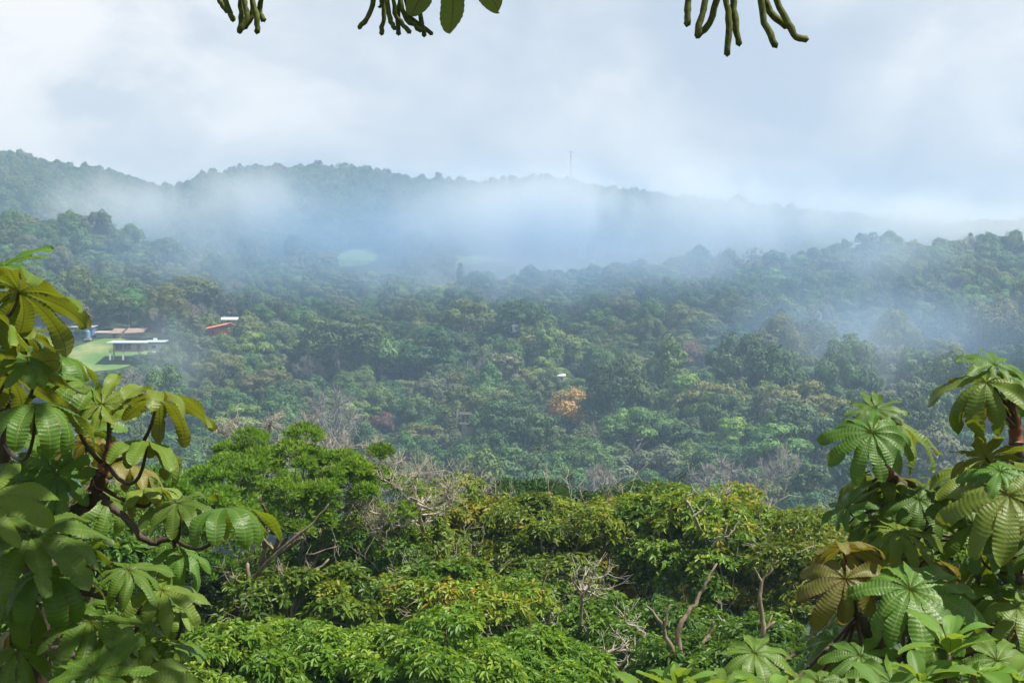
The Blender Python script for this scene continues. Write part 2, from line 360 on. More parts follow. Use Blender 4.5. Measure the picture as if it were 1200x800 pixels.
def grass_mat(name, a, bcol, c):
    m, t, N, K = mat_new(name)
    o = N("ShaderNodeOutputMaterial"); p = N("ShaderNodeBsdfPrincipled"); p.inputs["Roughness"].default_value = 0.95; p.inputs["Specular IOR Level"].default_value = 0.1
    g_ = N("ShaderNodeNewGeometry"); nz = N("ShaderNodeTexNoise"); nz.inputs["Scale"].default_value = 0.075; nz.inputs["Detail"].default_value = 9; nz.inputs["Roughness"].default_value = 0.6
    r = ramp_node(N, [(0.36, a), (0.52, bcol), (0.64, c)])
    K(g_.outputs["Position"], nz.inputs["Vector"]); K(nz.outputs["Fac"], r.inputs[0]); K(r.outputs[0], p.inputs["Base Color"]); K(p.outputs[0], o.inputs["Surface"])
    return m
MT["lawn"] = grass_mat("lawn_grass", (0.075, 0.155, 0.035), (0.11, 0.19, 0.05), (0.23, 0.24, 0.10))
MT["meadow"] = grass_mat("meadow_grass", (0.08, 0.15, 0.04), (0.125, 0.195, 0.055), (0.22, 0.24, 0.10))
def patch(name, cx, cy, rx, ry, mat, rot=0.0):
    n_r, n_a = 18, 48
    rr = np.linspace(0, 1, n_r)[:, None]; aa = np.linspace(0, 2 * math.pi, n_a, endpoint=False)[None, :]
    wv = 1 + 0.13 * np.sin(3 * aa + cx) + 0.08 * np.sin(5 * aa + cy)
    X = rr * np.cos(aa) * rx * wv; Y = rr * np.sin(aa) * ry * wv
    X, Y = cx + X * math.cos(rot) - Y * math.sin(rot), cy + X * math.sin(rot) + Y * math.cos(rot)
    Z = H(X, Y) + 0.25 * (1 - rr ** 8) - 0.6 * rr ** 8
    bb = MB(); i = np.arange(n_r - 1)[:, None] * n_a; j = np.arange(n_a)[None, :]; j2 = (j + 1) % n_a
    bb.add(np.c_[X.ravel(), Y.ravel(), Z.ravel()], np.stack([i + j, i + n_a + j, i + n_a + j2, i + j2], -1).reshape(-1, 4))
    return tag(obj(name, bb.mesh(name, mat, True)), kind="structure")
patch("lawn", -162, 565, 20, 29, MT["lawn"])
MEADOWS = [(-105, 975, 24, 42), (-22, 985, 24, 48), (28, 1000, 20, 36)]
for q in MEADOWS: patch("meadow", *q, MT["meadow"])

# ---------------------------------------------------------------- foliage generators
def sprays(mb, P, A, rng, n, Ln, W, spread, droop=0.15, R=None, fold=0.3):
    """n leaves round every spray point P with axis A; each leaf is two folded quads"""
    M_ = len(P)
    if M_ == 0: return
    A = unit(A)
    ref = np.where(np.abs(A[:, 2:3]) < 0.9, np.array([[0, 0, 1.0]]), np.array([[1.0, 0, 0]]))
    E1 = unit(np.cross(A, ref)); E2 = np.cross(A, E1)
    ph = rng.uniform(0, 6.28, (M_, 1)) + np.arange(n)[None, :] * (2 * math.pi / n) * 1.0 + rng.normal(0, 0.35, (M_, n))
    th = np.clip(rng.normal(spread, spread * 0.3, (M_, n)), 0.1, 2.4)
    rad = E1[:, None, :] * np.cos(ph)[..., None] + E2[:, None, :] * np.sin(ph)[..., None]
    D = unit(A[:, None, :] * np.cos(th)[..., None] + rad * np.sin(th)[..., None])
    S = unit(np.cross(D, A[:, None, :] + 0.35 * rng.normal(0, 1, (M_, n, 3)))); Nn = np.cross(S, D)
    l = Ln * rng.uniform(0.65, 1.2, (M_, n, 1)); w = W * rng.uniform(0.75, 1.2, (M_, n, 1))
    B = P[:, None, :] + 0.12 * Ln * D
    g = np.array([0, 0, -1.0])
    v0 = B; tip = B + D * l + g * l * droop * 1.6
    m1 = B + D * l * 0.33 + g * l * droop * 0.25; m2 = B + D * l * 0.7 + g * l * droop * 0.8
    f = Nn * w * fold
    V = np.stack([v0, m1 + S * w + f, m2 + S * w * 0.85 + f, tip, m2 - S * w * 0.85 + f, m1 - S * w + f], 2)   # M,n,6,3
    k = M_ * n
    idx = np.arange(k)[:, None] * 6
    q = np.concatenate([idx + np.array([[0, 1, 2, 3]]), idx + np.array([[0, 3, 4, 5]])], 0)
    if R is None: R = rng.uniform(0, 1, M_)
    Rv = np.clip(R[:, None] + rng.normal(0, 0.08, (M_, n)), 0, 1)
    mb.add(V.reshape(-1, 3), q, np.repeat(Rv.ravel(), 6))

def bez(p0, p1, p2, n):
    t = np.linspace(0, 1, n)[:, None]
    return (1 - t) ** 2 * np.asarray(p0) + 2 * t * (1 - t) * np.asarray(p1) + t * t * np.asarray(p2)

def wiggle(pts, rng, amp):
    pts = np.array(pts, float); n = len(pts)
    if n > 2: pts[1:-1] += rng.normal(0, amp, (n - 2, 3))
    return pts

def clump_tree(rng, c, h, n_cl, cl_r, trunk_h, trunk_r, sp, n_limb=6, limb_z=0.0, flat=0.6, lower=-0.55, lean=(0, 0), base=None):
    """crown = foliage clumps inside an ellipsoid (centre c, half sizes h) carried by trunk, limbs and twigs. Local coordinates, base at origin."""
    c = np.array(c, float); h = np.array(h, float)
    bark_b, leaf_b = MB(), MB()
    pts = []
    tries = 0
    while len(pts) < n_cl and tries < 6000:
        tries += 1
        q = unit(rng.normal(0, 1, 3))
        if q[2] < lower: continue
        rr = rng.uniform(0.35, 1.0) ** 0.45
        p_ = c + q * h * rr * (1 + 0.16 * math.sin(3 * math.atan2(q[1], q[0]) + c[0]))
        if all(np.linalg.norm((p_ - x) / np.array([1, 1, 0.7])) > cl_r * 0.85 for x in pts): pts.append(p_)
    pts = np.array(pts)
    top = np.array([c[0] * 0.8 + lean[0], c[1] * 0.8 + lean[1], trunk_h])
    trunk = wiggle(bez((0, 0, -0.8), (lean[0] * 0.3 + rng.normal(0, .2), lean[1] * .3, trunk_h * 0.55), top, 9), rng, trunk_r * 0.25)
    bark_b.tube(trunk, np.linspace(trunk_r * 1.25, trunk_r * 0.28, 9), 9)
    ang = np.arctan2(pts[:, 1] - top[1], pts[:, 0] - top[0]) + rng.normal(0, 0.15, len(pts))
    order = np.argsort(ang); groups = np.array_split(order, n_limb)
    for gi, gr in enumerate(groups):
        if len(gr) == 0: continue
        mean = pts[gr].mean(0)
        s0 = trunk[rng.randint(5, 9)]
        e0 = s0 + (mean - s0) * 0.85
        ctrl = s0 + (e0 - s0) * 0.45 + np.array([0, 0, limb_z * np.linalg.norm(e0 - s0) * rng.uniform(0.4, 1.3)]) + rng.normal(0, 0.12, 3) * np.linalg.norm(e0 - s0)
        limb = wiggle(bez(s0, ctrl, e0, 9), rng, 0.02 * np.linalg.norm(e0 - s0))
        lr = trunk_r * rng.uniform(0.42, 0.62)
        bark_b.tube(limb, np.linspace(lr, lr * 0.45, 9), 7)
        for i in gr:
            tgt = pts[i]; j = rng.randint(3, 9); s1 = limb[j]
            ln = np.linalg.norm(tgt - s1)
            br = wiggle(bez(s1, s1 + (tgt - s1) * 0.5 + np.array([0, 0, -0.1 * ln]) + rng.normal(0, 0.12, 3) * ln, tgt, 6), rng, 0.03 * ln)
            r1 = lr * rng.uniform(0.28, 0.42)
            bark_b.tube(br, np.linspace(r1, r1 * 0.35, 6), 5)
            for k in range(sp.get("twigs", 5)):
                q = unit(rng.normal(0, 1, 3) * np.array([1, 1, 0.5])) * cl_r * np.array([1, 1, flat])
                s2 = br[rng.randint(3, 6)]
                bark_b.tube(wiggle([s2, (s2 + tgt + q) / 2 + np.array([0, 0, 0.05]), tgt + q], rng, 0.05 * cl_r), [r1 * .3, r1 * .22, r1 * .1], 4)
    for _ in range(sp.get("dead", 0)):
        s = pts[rng.randint(len(pts))]; o_ = unit((s - c) / h) + np.array([0, -0.5, 0.35]); dr = unit(o_ + rng.normal(0, .4, 3))
        l = cl_r * rng.uniform(0.9, 1.9); P0 = s + dr * cl_r * 0.3; mid = P0 + dr * l * .55 + rng.normal(0, .12, 3) * l; e1 = P0 + dr * l + rng.normal(0, .15, 3) * l
        tr_ = trunk_r * 0.10; bark_b.tube(wiggle(bez(P0, mid, e1, 7), rng, .03 * l), np.linspace(tr_, tr_ * .4, 7), 5)
        for k in range(rng.randint(3, 7)):
            t0 = rng.uniform(.3, 1); q0 = P0 + (e1 - P0) * t0; d2 = unit(dr + rng.normal(0, .75, 3)); l2 = l * rng.uniform(.25, .55)
            bark_b.tube(wiggle([q0, q0 + d2 * l2 * .5, q0 + d2 * l2], rng, .05 * l2), [tr_ * .5, tr_ * .35, tr_ * .2], 4)
    for p_ in pts:
        n_s = int(sp["sprays"] * rng.uniform(0.7, 1.25))
        q = unit(rng.normal(0, 1, (n_s, 3))); q[:, 2] = np.where(q[:, 2] < -0.35, -q[:, 2], q[:, 2])
        rr = rng.uniform(0.25, 1.05, (n_s, 1)) ** 0.55
        size = cl_r * rng.uniform(0.6, 1.45)
        P = p_ + q * rr * size * np.array([1, 1, flat])
        A = q * np.array([1, 1, 0.8]) + np.array([0, 0, sp.get("up", 0.6)]) + rng.normal(0, 0.2, (n_s, 3))
        base_r = rng.normal(sp.get("rmean", 0.5), sp.get("rvar", 0.16))
        R = np.clip(base_r + rng.normal(0, sp.get("rs", 0.16), n_s), 0, 1)
        sprays(leaf_b, P, A, rng, sp["n"], sp["L"], sp["W"], sp["spread"], sp.get("droop", 0.15), R)
    return bark_b, leaf_b

# ---------------------------------------------------------------- far forest crowns
def far_quads(mb, P, Nrm, rng, size, R):
    n = len(P); Nn = unit(Nrm + rng.normal(0, 0.26, (n, 3)))
    a = unit(np.cross(Nn, rng.normal(0, 1, (n, 3)))); b_ = np.cross(Nn, a)
    s = size * rng.uniform(0.55, 1.25, (n, 1)); w = s * rng.uniform(0.45, 0.8, (n, 1))
    V = np.stack([P - a * s, P + b_ * w - Nn * s * 0.1, P + a * s, P - b_ * w - Nn * s * 0.15], 1)
    mb.add(V.reshape(-1, 3), np.arange(4 * n).reshape(-1, 4), np.repeat(R, 4))

def far_crown(kind, seed):
    """a crown about 12 m across standing on a trunk, local origin at the trunk's foot"""
    rng = np.random.RandomState(seed); cb = MB(); tb = MB()
    W_, Hh, zc, lumps, lr, size, dens = {
        "domed": (6.0, 3.8, 8.7, 17, 2.7, 0.34, 440), "spreading": (7.6, 1.9, 10.0, 22, 2.4, 0.32, 340), "tall oval": (3.9, 5.8, 9.0, 18, 2.3, 0.33, 380),
        "lumpy": (5.6, 4.0, 8.4, 11, 3.3, 0.33, 760), "layered": (6.2, 4.0, 8.8, 17, 2.6, 0.32, 360), "feathery": (5.0, 5.0, 8.8, 34, 1.5, 0.30, 170),
        "pointed": (3.4, 8.0, 9.0, 36, 1.5, 0.34, 140), "bare": (6.0, 4.4, 8.5, 30, 1.9, 0.20, 60)}[kind]
    cs = []
    for tr_ in range(4000):
        q = unit(rng.normal(0, 1, 3))
        if q[2] < -0.45: continue
        if kind == "pointed":
            t_ = rng.uniform(-0.9, 1); wd = W_ * (1 - (t_ + 0.9) / 2.0) * rng.uniform(0.5, 1); a_ = rng.uniform(0, 6.28)
            p_ = np.array([wd * math.cos(a_), wd * math.sin(a_), zc + t_ * Hh])
        else:
            p_ = np.array([q[0] * W_, q[1] * W_, zc + q[2] * Hh]) * np.array([1, 1, 1]) 
            p_[:2] *= rng.uniform(0.55, 0.95) ** 0.5 * (1 + 0.18 * math.sin(2 * math.atan2(q[1], q[0]) + seed) + 0.1 * math.sin(5 * math.atan2(q[1], q[0]) + 2 * seed))
            p_[2] += rng.normal(0, 0.5)
        if all(np.linalg.norm(p_ - x) > lr * 0.8 for x in cs): cs.append(p_)
        if len(cs) >= lumps: break
    th = zc - Hh * 0.3
    tk = wiggle(bez((0, 0, -2.5), (rng.normal(0, .6), rng.normal(0, .6), th * 0.5), (rng.normal(0, .4), rng.normal(0, .4), th), 7), rng, 0.08)
    tb.tube(tk, np.linspace(0.38, 0.24, 7), 7)
    for p_ in cs:
        if kind in ("bare", "feathery", "spreading") or rng.rand() < 0.4:
            s0 = tk[rng.randint(4, 7)]; ln = np.linalg.norm(p_ - s0)
            tb.tube(wiggle(bez(s0, s0 + (p_ - s0) * .5 + np.array([0, 0, .12 * ln]), p_, 5), rng, .04 * ln), np.linspace(.14, .05, 5), 5)
        if kind == "bare":
            for k in range(26):
                q = unit(rng.normal(0, 1, 3) + np.array([0, 0, 0.8])) * lr * rng.uniform(0.6, 1.3)
                cb.tube(wiggle([p_, p_ + q * 0.55 + rng.normal(0, .2, 3), p_ + q], rng, 0.15), [0.06, 0.045, 0.02], 3, rng.uniform(0, 1), cap=False)
            continue
        n = int(dens * rng.uniform(0.75, 1.3)); q = unit(rng.normal(0, 1, (n, 3))); q[:, 2] = np.where(q[:, 2] < -0.3, -q[:, 2], q[:, 2])
        sz = lr * rng.uniform(0.7, 1.25)
        fl = 0.55 if kind in ("layered", "spreading") else 0.85
        # lumpy surface: small bosses on each clump
        boss = 1 + 0.16 * np.sin(q[:, 0] * 5 + seed) * np.sin(q[:, 1] * 5.3 + p_[0]) + 0.1 * np.sin(q[:, 2] * 8 + p_[1])
        P = p_ + q * (rng.uniform(0.55, 1.05, (n, 1)) ** 0.4) * boss[:, None] * sz * np.array([1, 1, fl])
        R = np.clip(rng.normal(0.5, 0.17) + rng.normal(0, 0.10, n), 0, 1)
        far_quads(cb, P, q + np.array([0, 0, 0.15]), rng, size, R)
    return cb, tb

KINDS = [("domed", "deep green", 11), ("domed", "mid green", 12), ("spreading", "mid green", 13), ("spreading", "olive", 14), ("tall oval", "deep green", 15),
         ("lumpy", "mid green", 16), ("lumpy", "olive", 17), ("layered", "deep green", 18), ("layered", "bright green", 19), ("feathery", "olive", 20),
         ("feathery", "grey green", 21), ("pointed", "deep green", 22), ("bare", "grey", 23), ("lumpy", "deep green", 24), ("tall oval", "mid green", 25), ("domed", "grey green", 26)]
WEIGHT = np.array([10, 11, 9, 7, 5, 11, 7, 8, 4, 5, 4, 2, 3, 9, 6, 4], float); WEIGHT /= WEIGHT.sum()
FAR = []
for (kd, colr, sd) in KINDS:
    cb, tb = far_crown(kd, sd)
    FAR.append((cb.mesh("crown_" + kd.replace(" ", "_"), FM[colr]), tb.mesh("trunk_" + kd.replace(" ", "_"), MT["far_bark"], True)))
orange_me = far_crown("domed", 41)[0].mesh("crown_orange", FM["orange"])
russet_me = far_crown("lumpy", 42)[0].mesh("crown_russet", FM["russet"])

def far_tree(name, label, cat, x, y, crown_me, trunk_me, s, sz, rz, group=None, z=None):
    r_ = thing(name, label, cat, (x, y, float(H(x, y)) if z is None else z), rz, group)
    r_.scale = (s, s, s * sz)
    obj("trunk", trunk_me, r_); cr_ = obj("crown", crown_me, r_)
    return r_, cr_

def proj(x, y, z): return 600 + F * x / y, 400 - F * z / y

# landmark trees: px, py of the crown's middle, distance, crown width in photo pixels, kind index or mesh, name, label
SPECIAL = [
 (612, 378, 660, 62, 0, "forest_tree", "dark round-topped tree standing highest in the middle of the slope, under the mist"),
 (398, 402, 610, 86, 7, "forest_tree", "wide dark umbrella-shaped tree upslope of the white grey bare trees, right of the red house"),
 (222, 348, 640, 62, 3, "forest_tree", "broad pale olive tree standing directly behind the red-roofed house"),
 (667, 484, 470, 60, "orange", "flowering_tree", "orange and yellow flowering tree, the only one on the slope"),
 (705, 577, 378, 74, 12, "bare_tree", "leafless grey tree low on the slope above the ochre tree tops"),
 (850, 572, 385, 84, 12, "bare_tree", "widest leafless grey tree, low on the slope beside the bright green crowns"),
 (1045, 382, 600, 46, 12, "bare_tree", "pale leafless tree with white trunk in the blue mist, highest bare one"),
 (362, 433, 500, 40, 12, "bare_tree", "thin pale leafless tree below the wide dark umbrella tree"),
 (496, 516, 430, 52, 3, "forest_tree", "olive flat-crowned tree on a tall pale trunk near the hillside pavilion"),
 (806, 421, 590, 36, "russet", "russet_tree", "dull red-brown crown among dark trees, middle of the slope"),
 (445, 500, 440, 34, "russet", "russet_tree", "small dull red-brown crown beside the pale bare branches below the umbrella tree"),
 (1160, 306, 690, 44, 4, "forest_tree", "tall dark tree silhouetted against the mist at the crest, right end"),
 (905, 530, 420, 80, 8, "forest_tree", "bright green layered tree low on the slope beside the big palmate leaves"),
 (500, 420, 560, 70, 13, "forest_tree", "large lumpy deep green tree upslope of the hillside pavilion"),
 (590, 440, 540, 60, 10, "forest_tree", "soft grey-green feathery tree above the orange flowering tree"),
]
KEEPS = []
KEEP = []    # (x0, y0, x1, y1, distance) photo boxes that nearer trees must not cover: the houses and the lawn
KEEP += [(398, 298, 466, 326, 940), (534, 300, 604, 326, 945), (62, 384, 140, 436, 556), (128, 388, 192, 415, 556), (112, 380, 172, 396, 590), (240, 373, 272, 388, 585), (534, 478, 560, 504, 470), (655, 436, 662, 441, 560), (600, 376, 609, 384, 640), (864, 406, 872, 414, 600)]
rng = np.random.RandomState(5)
LAND = []
first = {}
taken = []
for (px, py, d, wpx, k, nm, lb) in SPECIAL:
    s = wpx / F * d / 13.0
    cm, tm = (orange_me, FAR[0][1]) if k == "orange" else (russet_me, FAR[5][1]) if k == "russet" else FAR[k]
    dd_ = np.linspace(350, 745, 200); X_ = (px - 600) / F * dd_
    if d > 300: d = float(dd_[np.argmin(np.abs((400 - py) / F * dd_ - H(X_, dd_) - 8.8 * wpx / F * dd_ / 13.0))]); s = wpx / F * d / 13.0
    p_ = at(px, py, d); ground = p_[2] - 8.8 * s
    hz = float(H(p_[0], p_[1]))
    zz = min(hz, ground) if ground < hz else hz
    sz = (p_[2] - hz) / (8.8 * s) if p_[2] - hz > 2.0 else 1.0
    far_tree(nm, lb, "tree", p_[0], p_[1], cm, tm, s, min(max(sz, 0.7), 1.3), rng.uniform(0, 6.28), None, zz if sz == 1.0 else hz)
    taken.append((p_[0], p_[1], 5.5 * s))
    if d > 300: KEEPS.append((px - wpx * .42, py - wpx * .35, px + wpx * .42, py + wpx * (.28 if k in (12, 'orange') else .16), d))
    first[nm] = True

# scatter: dart throwing on the slope, the crest and the far hill
pts = []
def blocked(x, y, r_, top):
    px, pyt = proj(x, y, top); wp = F * r_ / y; pyb = pyt + F * r_ * 1.3 / y
    for (a0, b0, a1, b1, dd) in KEEP:
        if y < dd + (12 if (a0, b0, a1, b1, dd) not in KEEPS else -4) and px + wp > a0 and px - wp < a1 and pyt < b1: 
            return True
    return False
cell = {}
def free(x, y, r_):
    i, j = int(x // 12), int(y // 12)
    for a in range(i - 2, i + 3):
        for b_ in range(j - 2, j + 3):
            for (u, v, q) in cell.get((a, b_), ()):
                if (u - x) ** 2 + (v - y) ** 2 < (0.72 * (q + r_)) ** 2: return False
    return True
def put(x, y, r_): cell.setdefault((int(x // 12), int(y // 12)), []).append((x, y, r_))
for q in taken: put(*q)
KEEP += KEEPS
for (y0, y1, n_try) in ((325, 740, 26000), (740, 1640, 90000)):
    for _ in range(n_try):
        y = rng.uniform(y0, y1); lim = 0.40 * y + 25; x = rng.uniform(-lim, lim)
        s = np.clip(rng.lognormal(0.16, 0.34), 0.42, 1.7) * (0.92 if y < 740 else 0.9 if y < 1250 else 0.62); s = min(s, 1.0) if 630 < y < 800 else min(s, 1.15) if 800 < y < 1250 else min(s, 0.8) if y > 1250 else s; r_ = 5.8 * s
        if not free(x, y, r_): continue
        if (x + 162) ** 2 / 24 ** 2 + (y - 565) ** 2 / 34 ** 2 < 1: continue
        if any((x - a) ** 2 / (c - 4) ** 2 + (y - b_) ** 2 / (d_ - 3) ** 2 < 1 for (a, b_, c, d_) in MEADOWS): continue
        z = float(H(x, y))
        if y < 960 and blocked(x, y, r_, z + 13 * s):
            s = 0.42; r_ = 2.6
            if blocked(x, y, r_, z + 13 * s * 0.7): continue
        put(x, y, r_)
        k = int(rng.choice(len(KINDS), p=WEIGHT)); pts.append((x, y, z, s, k, rng.uniform(0.75, 1.45), rng.uniform(0, 6.28)))
# rank the slope trees by how large they show; those wholly below the near tree tops or out of frame go with the rest
def shows(q):
    px, py = proj(q[0], q[1], q[2] + 9 * q[3]); 
    return -20 < px < 1220 and py < 588 and q[1] < 740 and not (px < 190 and py > 455) and not (px > 985 and py > 520)
cand = sorted([q for q in pts if shows(q)], key=lambda q: -(q[3] / q[1]))
N_IND = 284
indiv = cand[:N_IND]
ids = set(id(q) for q in indiv)
rest = [q for q in pts if id(q) not in ids]

LMK = [("the white-roofed bungalow", 160, 402), ("the red-roofed house", 252, 384), ("the orange flowering tree", 667, 486), ("the hillside pavilion", 546, 490),
       ("the wide dark umbrella tree", 398, 402), ("the highest round-topped tree", 612, 378), ("the widest leafless grey tree", 850, 572), ("the pale leafless tree", 1045, 382),
       ("the sunlit palmate crown", 1023, 507), ("the dull red-brown crown", 806, 421), ("the feathery bright green tree", 330, 540), ("the crest's tall tree", 1160, 306)]
used = {}
def describe(q):
    x, y, z, s, k, sz, rz = q
    px, py = proj(x, y, z + 8.8 * s)
    nm, lx, ly = min(LMK, key=lambda l: math.hypot(px - l[1], (py - l[2]) * 1.4))
    dx, dy = px - lx, py - ly; ds = math.hypot(dx, dy)
    rel = ("upslope of" if dy < 0 else "downslope of") if abs(dy) * 1.2 > abs(dx) else ("right of" if dx > 0 else "left of")
    if ds > 40 and min(abs(dx), abs(dy)) > 0.35 * max(abs(dx), abs(dy)): rel = ("upper " if dy < 0 else "lower ") + ("right of" if dx > 0 else "left of")
    near = "close " if ds < 55 else "" if ds < 110 else "well " if ds < 170 else "far "
    size = "small" if s < 0.62 else "big" if s > 1.0 else ""
    kd, colr = KINDS[k][0], KINDS[k][1]
    base = (size + " " if size else "") + (f"{kd} {colr} tree" if kd != "bare" else "leafless grey tree")
    lab = f"{base}, {near}{rel} {nm}"
    if len(lab.replace("-", " ").split()) > 13 and size: lab = lab[len(size) + 1:]
    return lab
lab_of = {}
for q in indiv: lab_of.setdefault(describe(q), []).append(q)
ORD = ["", "second", "third", "fourth", "fifth", "sixth", "seventh"]
final = {}
for lab, qs in lab_of.items():
    qs.sort(key=lambda q: proj(q[0], q[1], q[2] + 8.8 * q[3])[1])
    for i, q in enumerate(qs):
        final[id(q)] = lab if len(qs) == 1 else (("topmost " if i == 0 else ("lowest " if i == len(qs) - 1 else ORD[i] + " from top ")) + lab)
proto = {}
for q in indiv:
    x, y, z, s, k, sz, rz = q
    nm = "bare_tree" if KINDS[k][0] == "bare" else "forest_tree"
    lab = final[id(q)]
    if k not in proto:
        r_, cr_ = far_tree(nm, lab, "tree", x, y, FAR[k][0], FAR[k][1], s, sz, rz, "trees on the facing forest slope", z)
        proto[k] = r_
    else:
        r_ = copy_tree(proto[k]); r_.location = (x, y, z); r_.rotation_euler = (0, 0, rz); r_.scale = (s, s, s * sz); r_["label"] = lab
CROWN = {k: [c for c in r_.children if c.name.startswith("crown")][0] for k, r_ in proto.items()}

# the rest of the forest: one object, crowns scattered by geometry nodes
ks = sorted(CROWN)
me = bpy.data.meshes.new("forest")
me.vertices.add(len(rest)); me.vertices.foreach_set("co", np.array([q[:3] for q in rest], np.float32).ravel())
def attr(nm, tp, data):
    a = me.attributes.new(nm, tp, 'POINT')
    a.data.foreach_set("vector" if tp == 'FLOAT_VECTOR' else "value", np.asarray(data).ravel())
attr("pick", 'INT', np.array([ks.index(q[4]) if q[4] in ks else 0 for q in rest], np.int32))
attr("turn", 'FLOAT_VECTOR', np.array([(0, 0, q[6]) for q in rest], np.float32))
attr("size", 'FLOAT_VECTOR', np.array([(q[3], q[3], q[3] * q[5]) for q in rest], np.float32))
me.update()
forest = tag(obj("forest", me), kind="stuff")
ng = bpy.data.node_groups.new("forest_scatter", 'GeometryNodeTree')
ng.interface.new_socket("Geometry", in_out='INPUT', socket_type='NodeSocketGeometry')
ng.interface.new_socket("Geometry", in_out='OUTPUT', socket_type='NodeSocketGeometry')
gi, go = ng.nodes.new("NodeGroupInput"), ng.nodes.new("NodeGroupOutput")
jn = ng.nodes.new("GeometryNodeJoinGeometry"); iop = ng.nodes.new("GeometryNodeInstanceOnPoints")
infos = []
for k in ks:
    oi = ng.nodes.new("GeometryNodeObjectInfo"); oi.inputs["Object"].default_value = CROWN[k]; oi.inputs["As Instance"].default_value = True
    infos.append(oi)
for oi in reversed(infos): ng.links.new(oi.outputs["Geometry"], jn.inputs[0])
def named(nm, tp):
    a = ng.nodes.new("GeometryNodeInputNamedAttribute"); a.data_type = tp; a.inputs["Name"].default_value = nm; return a.outputs["Attribute"]
ng.links.new(gi.outputs[0], iop.inputs["Points"]); ng.links.new(jn.outputs[0], iop.inputs["Instance"])
iop.inputs["Pick Instance"].default_value = True
ng.links.new(named("pick", 'INT'), iop.inputs["Instance Index"]); ng.links.new(named("turn", 'FLOAT_VECTOR'), iop.inputs["Rotation"]); ng.links.new(named("size", 'FLOAT_VECTOR'), iop.inputs["Scale"])
ng.links.new(iop.outputs[0], go.inputs[0])
md = forest.modifiers.new("scatter", 'NODES'); md.node_group = ng
print("forest:", len(indiv), "individual,", len(rest), "rest; labels shared:", len(indiv) - len(set(final.values())))
#@@PART2@@
# ---------------------------------------------------------------- buildings on the slope
MT["roof_white"] = plain("pale_metal_roof", (0.50, 0.58, 0.58), 0.45, 0.08, 0.8)
MT["cream"] = plain("cream_wall", (0.52, 0.46, 0.34), 0.85, 0.08, 0.7)
MT["white"] = plain("white_paint", (0.74, 0.74, 0.70), 0.7, 0.06, 1.0)
MT["glass"] = plain("dark_glass", (0.03, 0.045, 0.06), 0.12, 0.2, 0.5, 0.6)
MT["wood"] = plain("brown_wood", (0.16, 0.085, 0.05), 0.75, 0.3, 2.0)
MT["red_roof"] = plain("red_roof_sheet", (0.66, 0.20, 0.13), 0.6, 0.12, 1.0)
MT["red_wall"] = plain("red_wall", (0.50, 0.10, 0.08), 0.8, 0.1, 1.0)
MT["pink_roof"] = plain("faded_pink_roof", (0.27, 0.19, 0.165), 0.75, 0.25, 0.6)
MT["blue"] = plain("blue_panel", (0.10, 0.17, 0.30), 0.6, 0.3, 0.5)
MT["stone"] = plain("grey_stone", (0.34, 0.31, 0.26), 0.9, 0.25, 2.0)
MT["steel"] = plain("grey_steel", (0.30, 0.32, 0.34), 0.5, 0.1, 2.0)

def box_obj(name, parent, mat, c, h, rz=0.0):
    return obj(name, MB().box(c, h, rz).mesh(name, mat), parent)
def slab_roof(name, parent, mat, x0, x1, y0, y1, zf, zb, th=0.22):
    v = [[x0,y0,zf-th],[x1,y0,zf-th],[x1,y1,zb-th],[x0,y1,zb-th],[x0,y0,zf],[x1,y0,zf],[x1,y1,zb],[x0,y1,zb]]
    return obj(name, MB().hexa(v).mesh(name, mat), parent)

# white-roofed bungalow: floor level 1.7 m above the pad on piers, deck at the front left
hx, hy = at(160, 405, 556)[:2]
hz = -5.6
t = thing("bungalow", "low cream bungalow with pale flat metal roof on stilts beside the lawn", "house", (hx, hy, hz), math.radians(3))
box_obj("wall", t, MT["cream"], (-2.2, 1.5, 3.5), (6.4, 4, 1.55))
box_obj("wall", t, MT["white"], (7.2, 2.2, 3.3), (2.9, 3.4, 1.35))
slab_roof("roof", t, MT["roof_white"], -10.6, 5.2, -5.0, 6.8, 5.15, 5.95)
slab_roof("roof", t, MT["roof_white"], 3.0, 11.2, -3.2, 6.4, 5.45, 6.15)
box_obj("chimney", t, MT["white"], (6.6, 3.2, 6.5), (0.7, 0.4, 0.45))
for (wx, ww) in ((-6.2, 1.3), (-3.0, 1.2)):
    w = box_obj("window", t, MT["glass"], (wx, -2.52, 3.45), (ww, 0.05, 1.2))
    fb = MB()
    for dx in (-ww - .06, 0, ww + .06): fb.box((wx + dx, -2.6, 3.45), (.06, .06, 1.26))
    obj("frame", fb.mesh("frame", MT["wood"]), w)
box_obj("door", t, MT["wood"], (1.3, -2.53, 3.2), (0.75, 0.06, 1.1))
box_obj("window", t, MT["glass"], (6.8, -1.22, 3.5), (0.8, 0.05, 0.5))
box_obj("deck", t, MT["wood"], (-3.6, -2.2, 1.75), (6.0, 2.6, 0.15))
rb = MB()
for z_ in (2.25, 2.75): rb.box((-3.6, -4.75, z_), (6.0, .04, .05))
for i in range(13): rb.box((-9.5 + i * 0.98, -4.75, 2.3), (.04, .04, .5))
obj("railing", rb.mesh("railing", MT["wood"]), t)
for (px_, py_) in ((-9.2, -4.4), (-4.2, -4.4), (1.8, -4.4), (-9.2, 2), (8.5, 0)):
    box_obj("pier", t, MT["white"], (px_, py_, 0.0), (0.28, 0.28, 1.6))

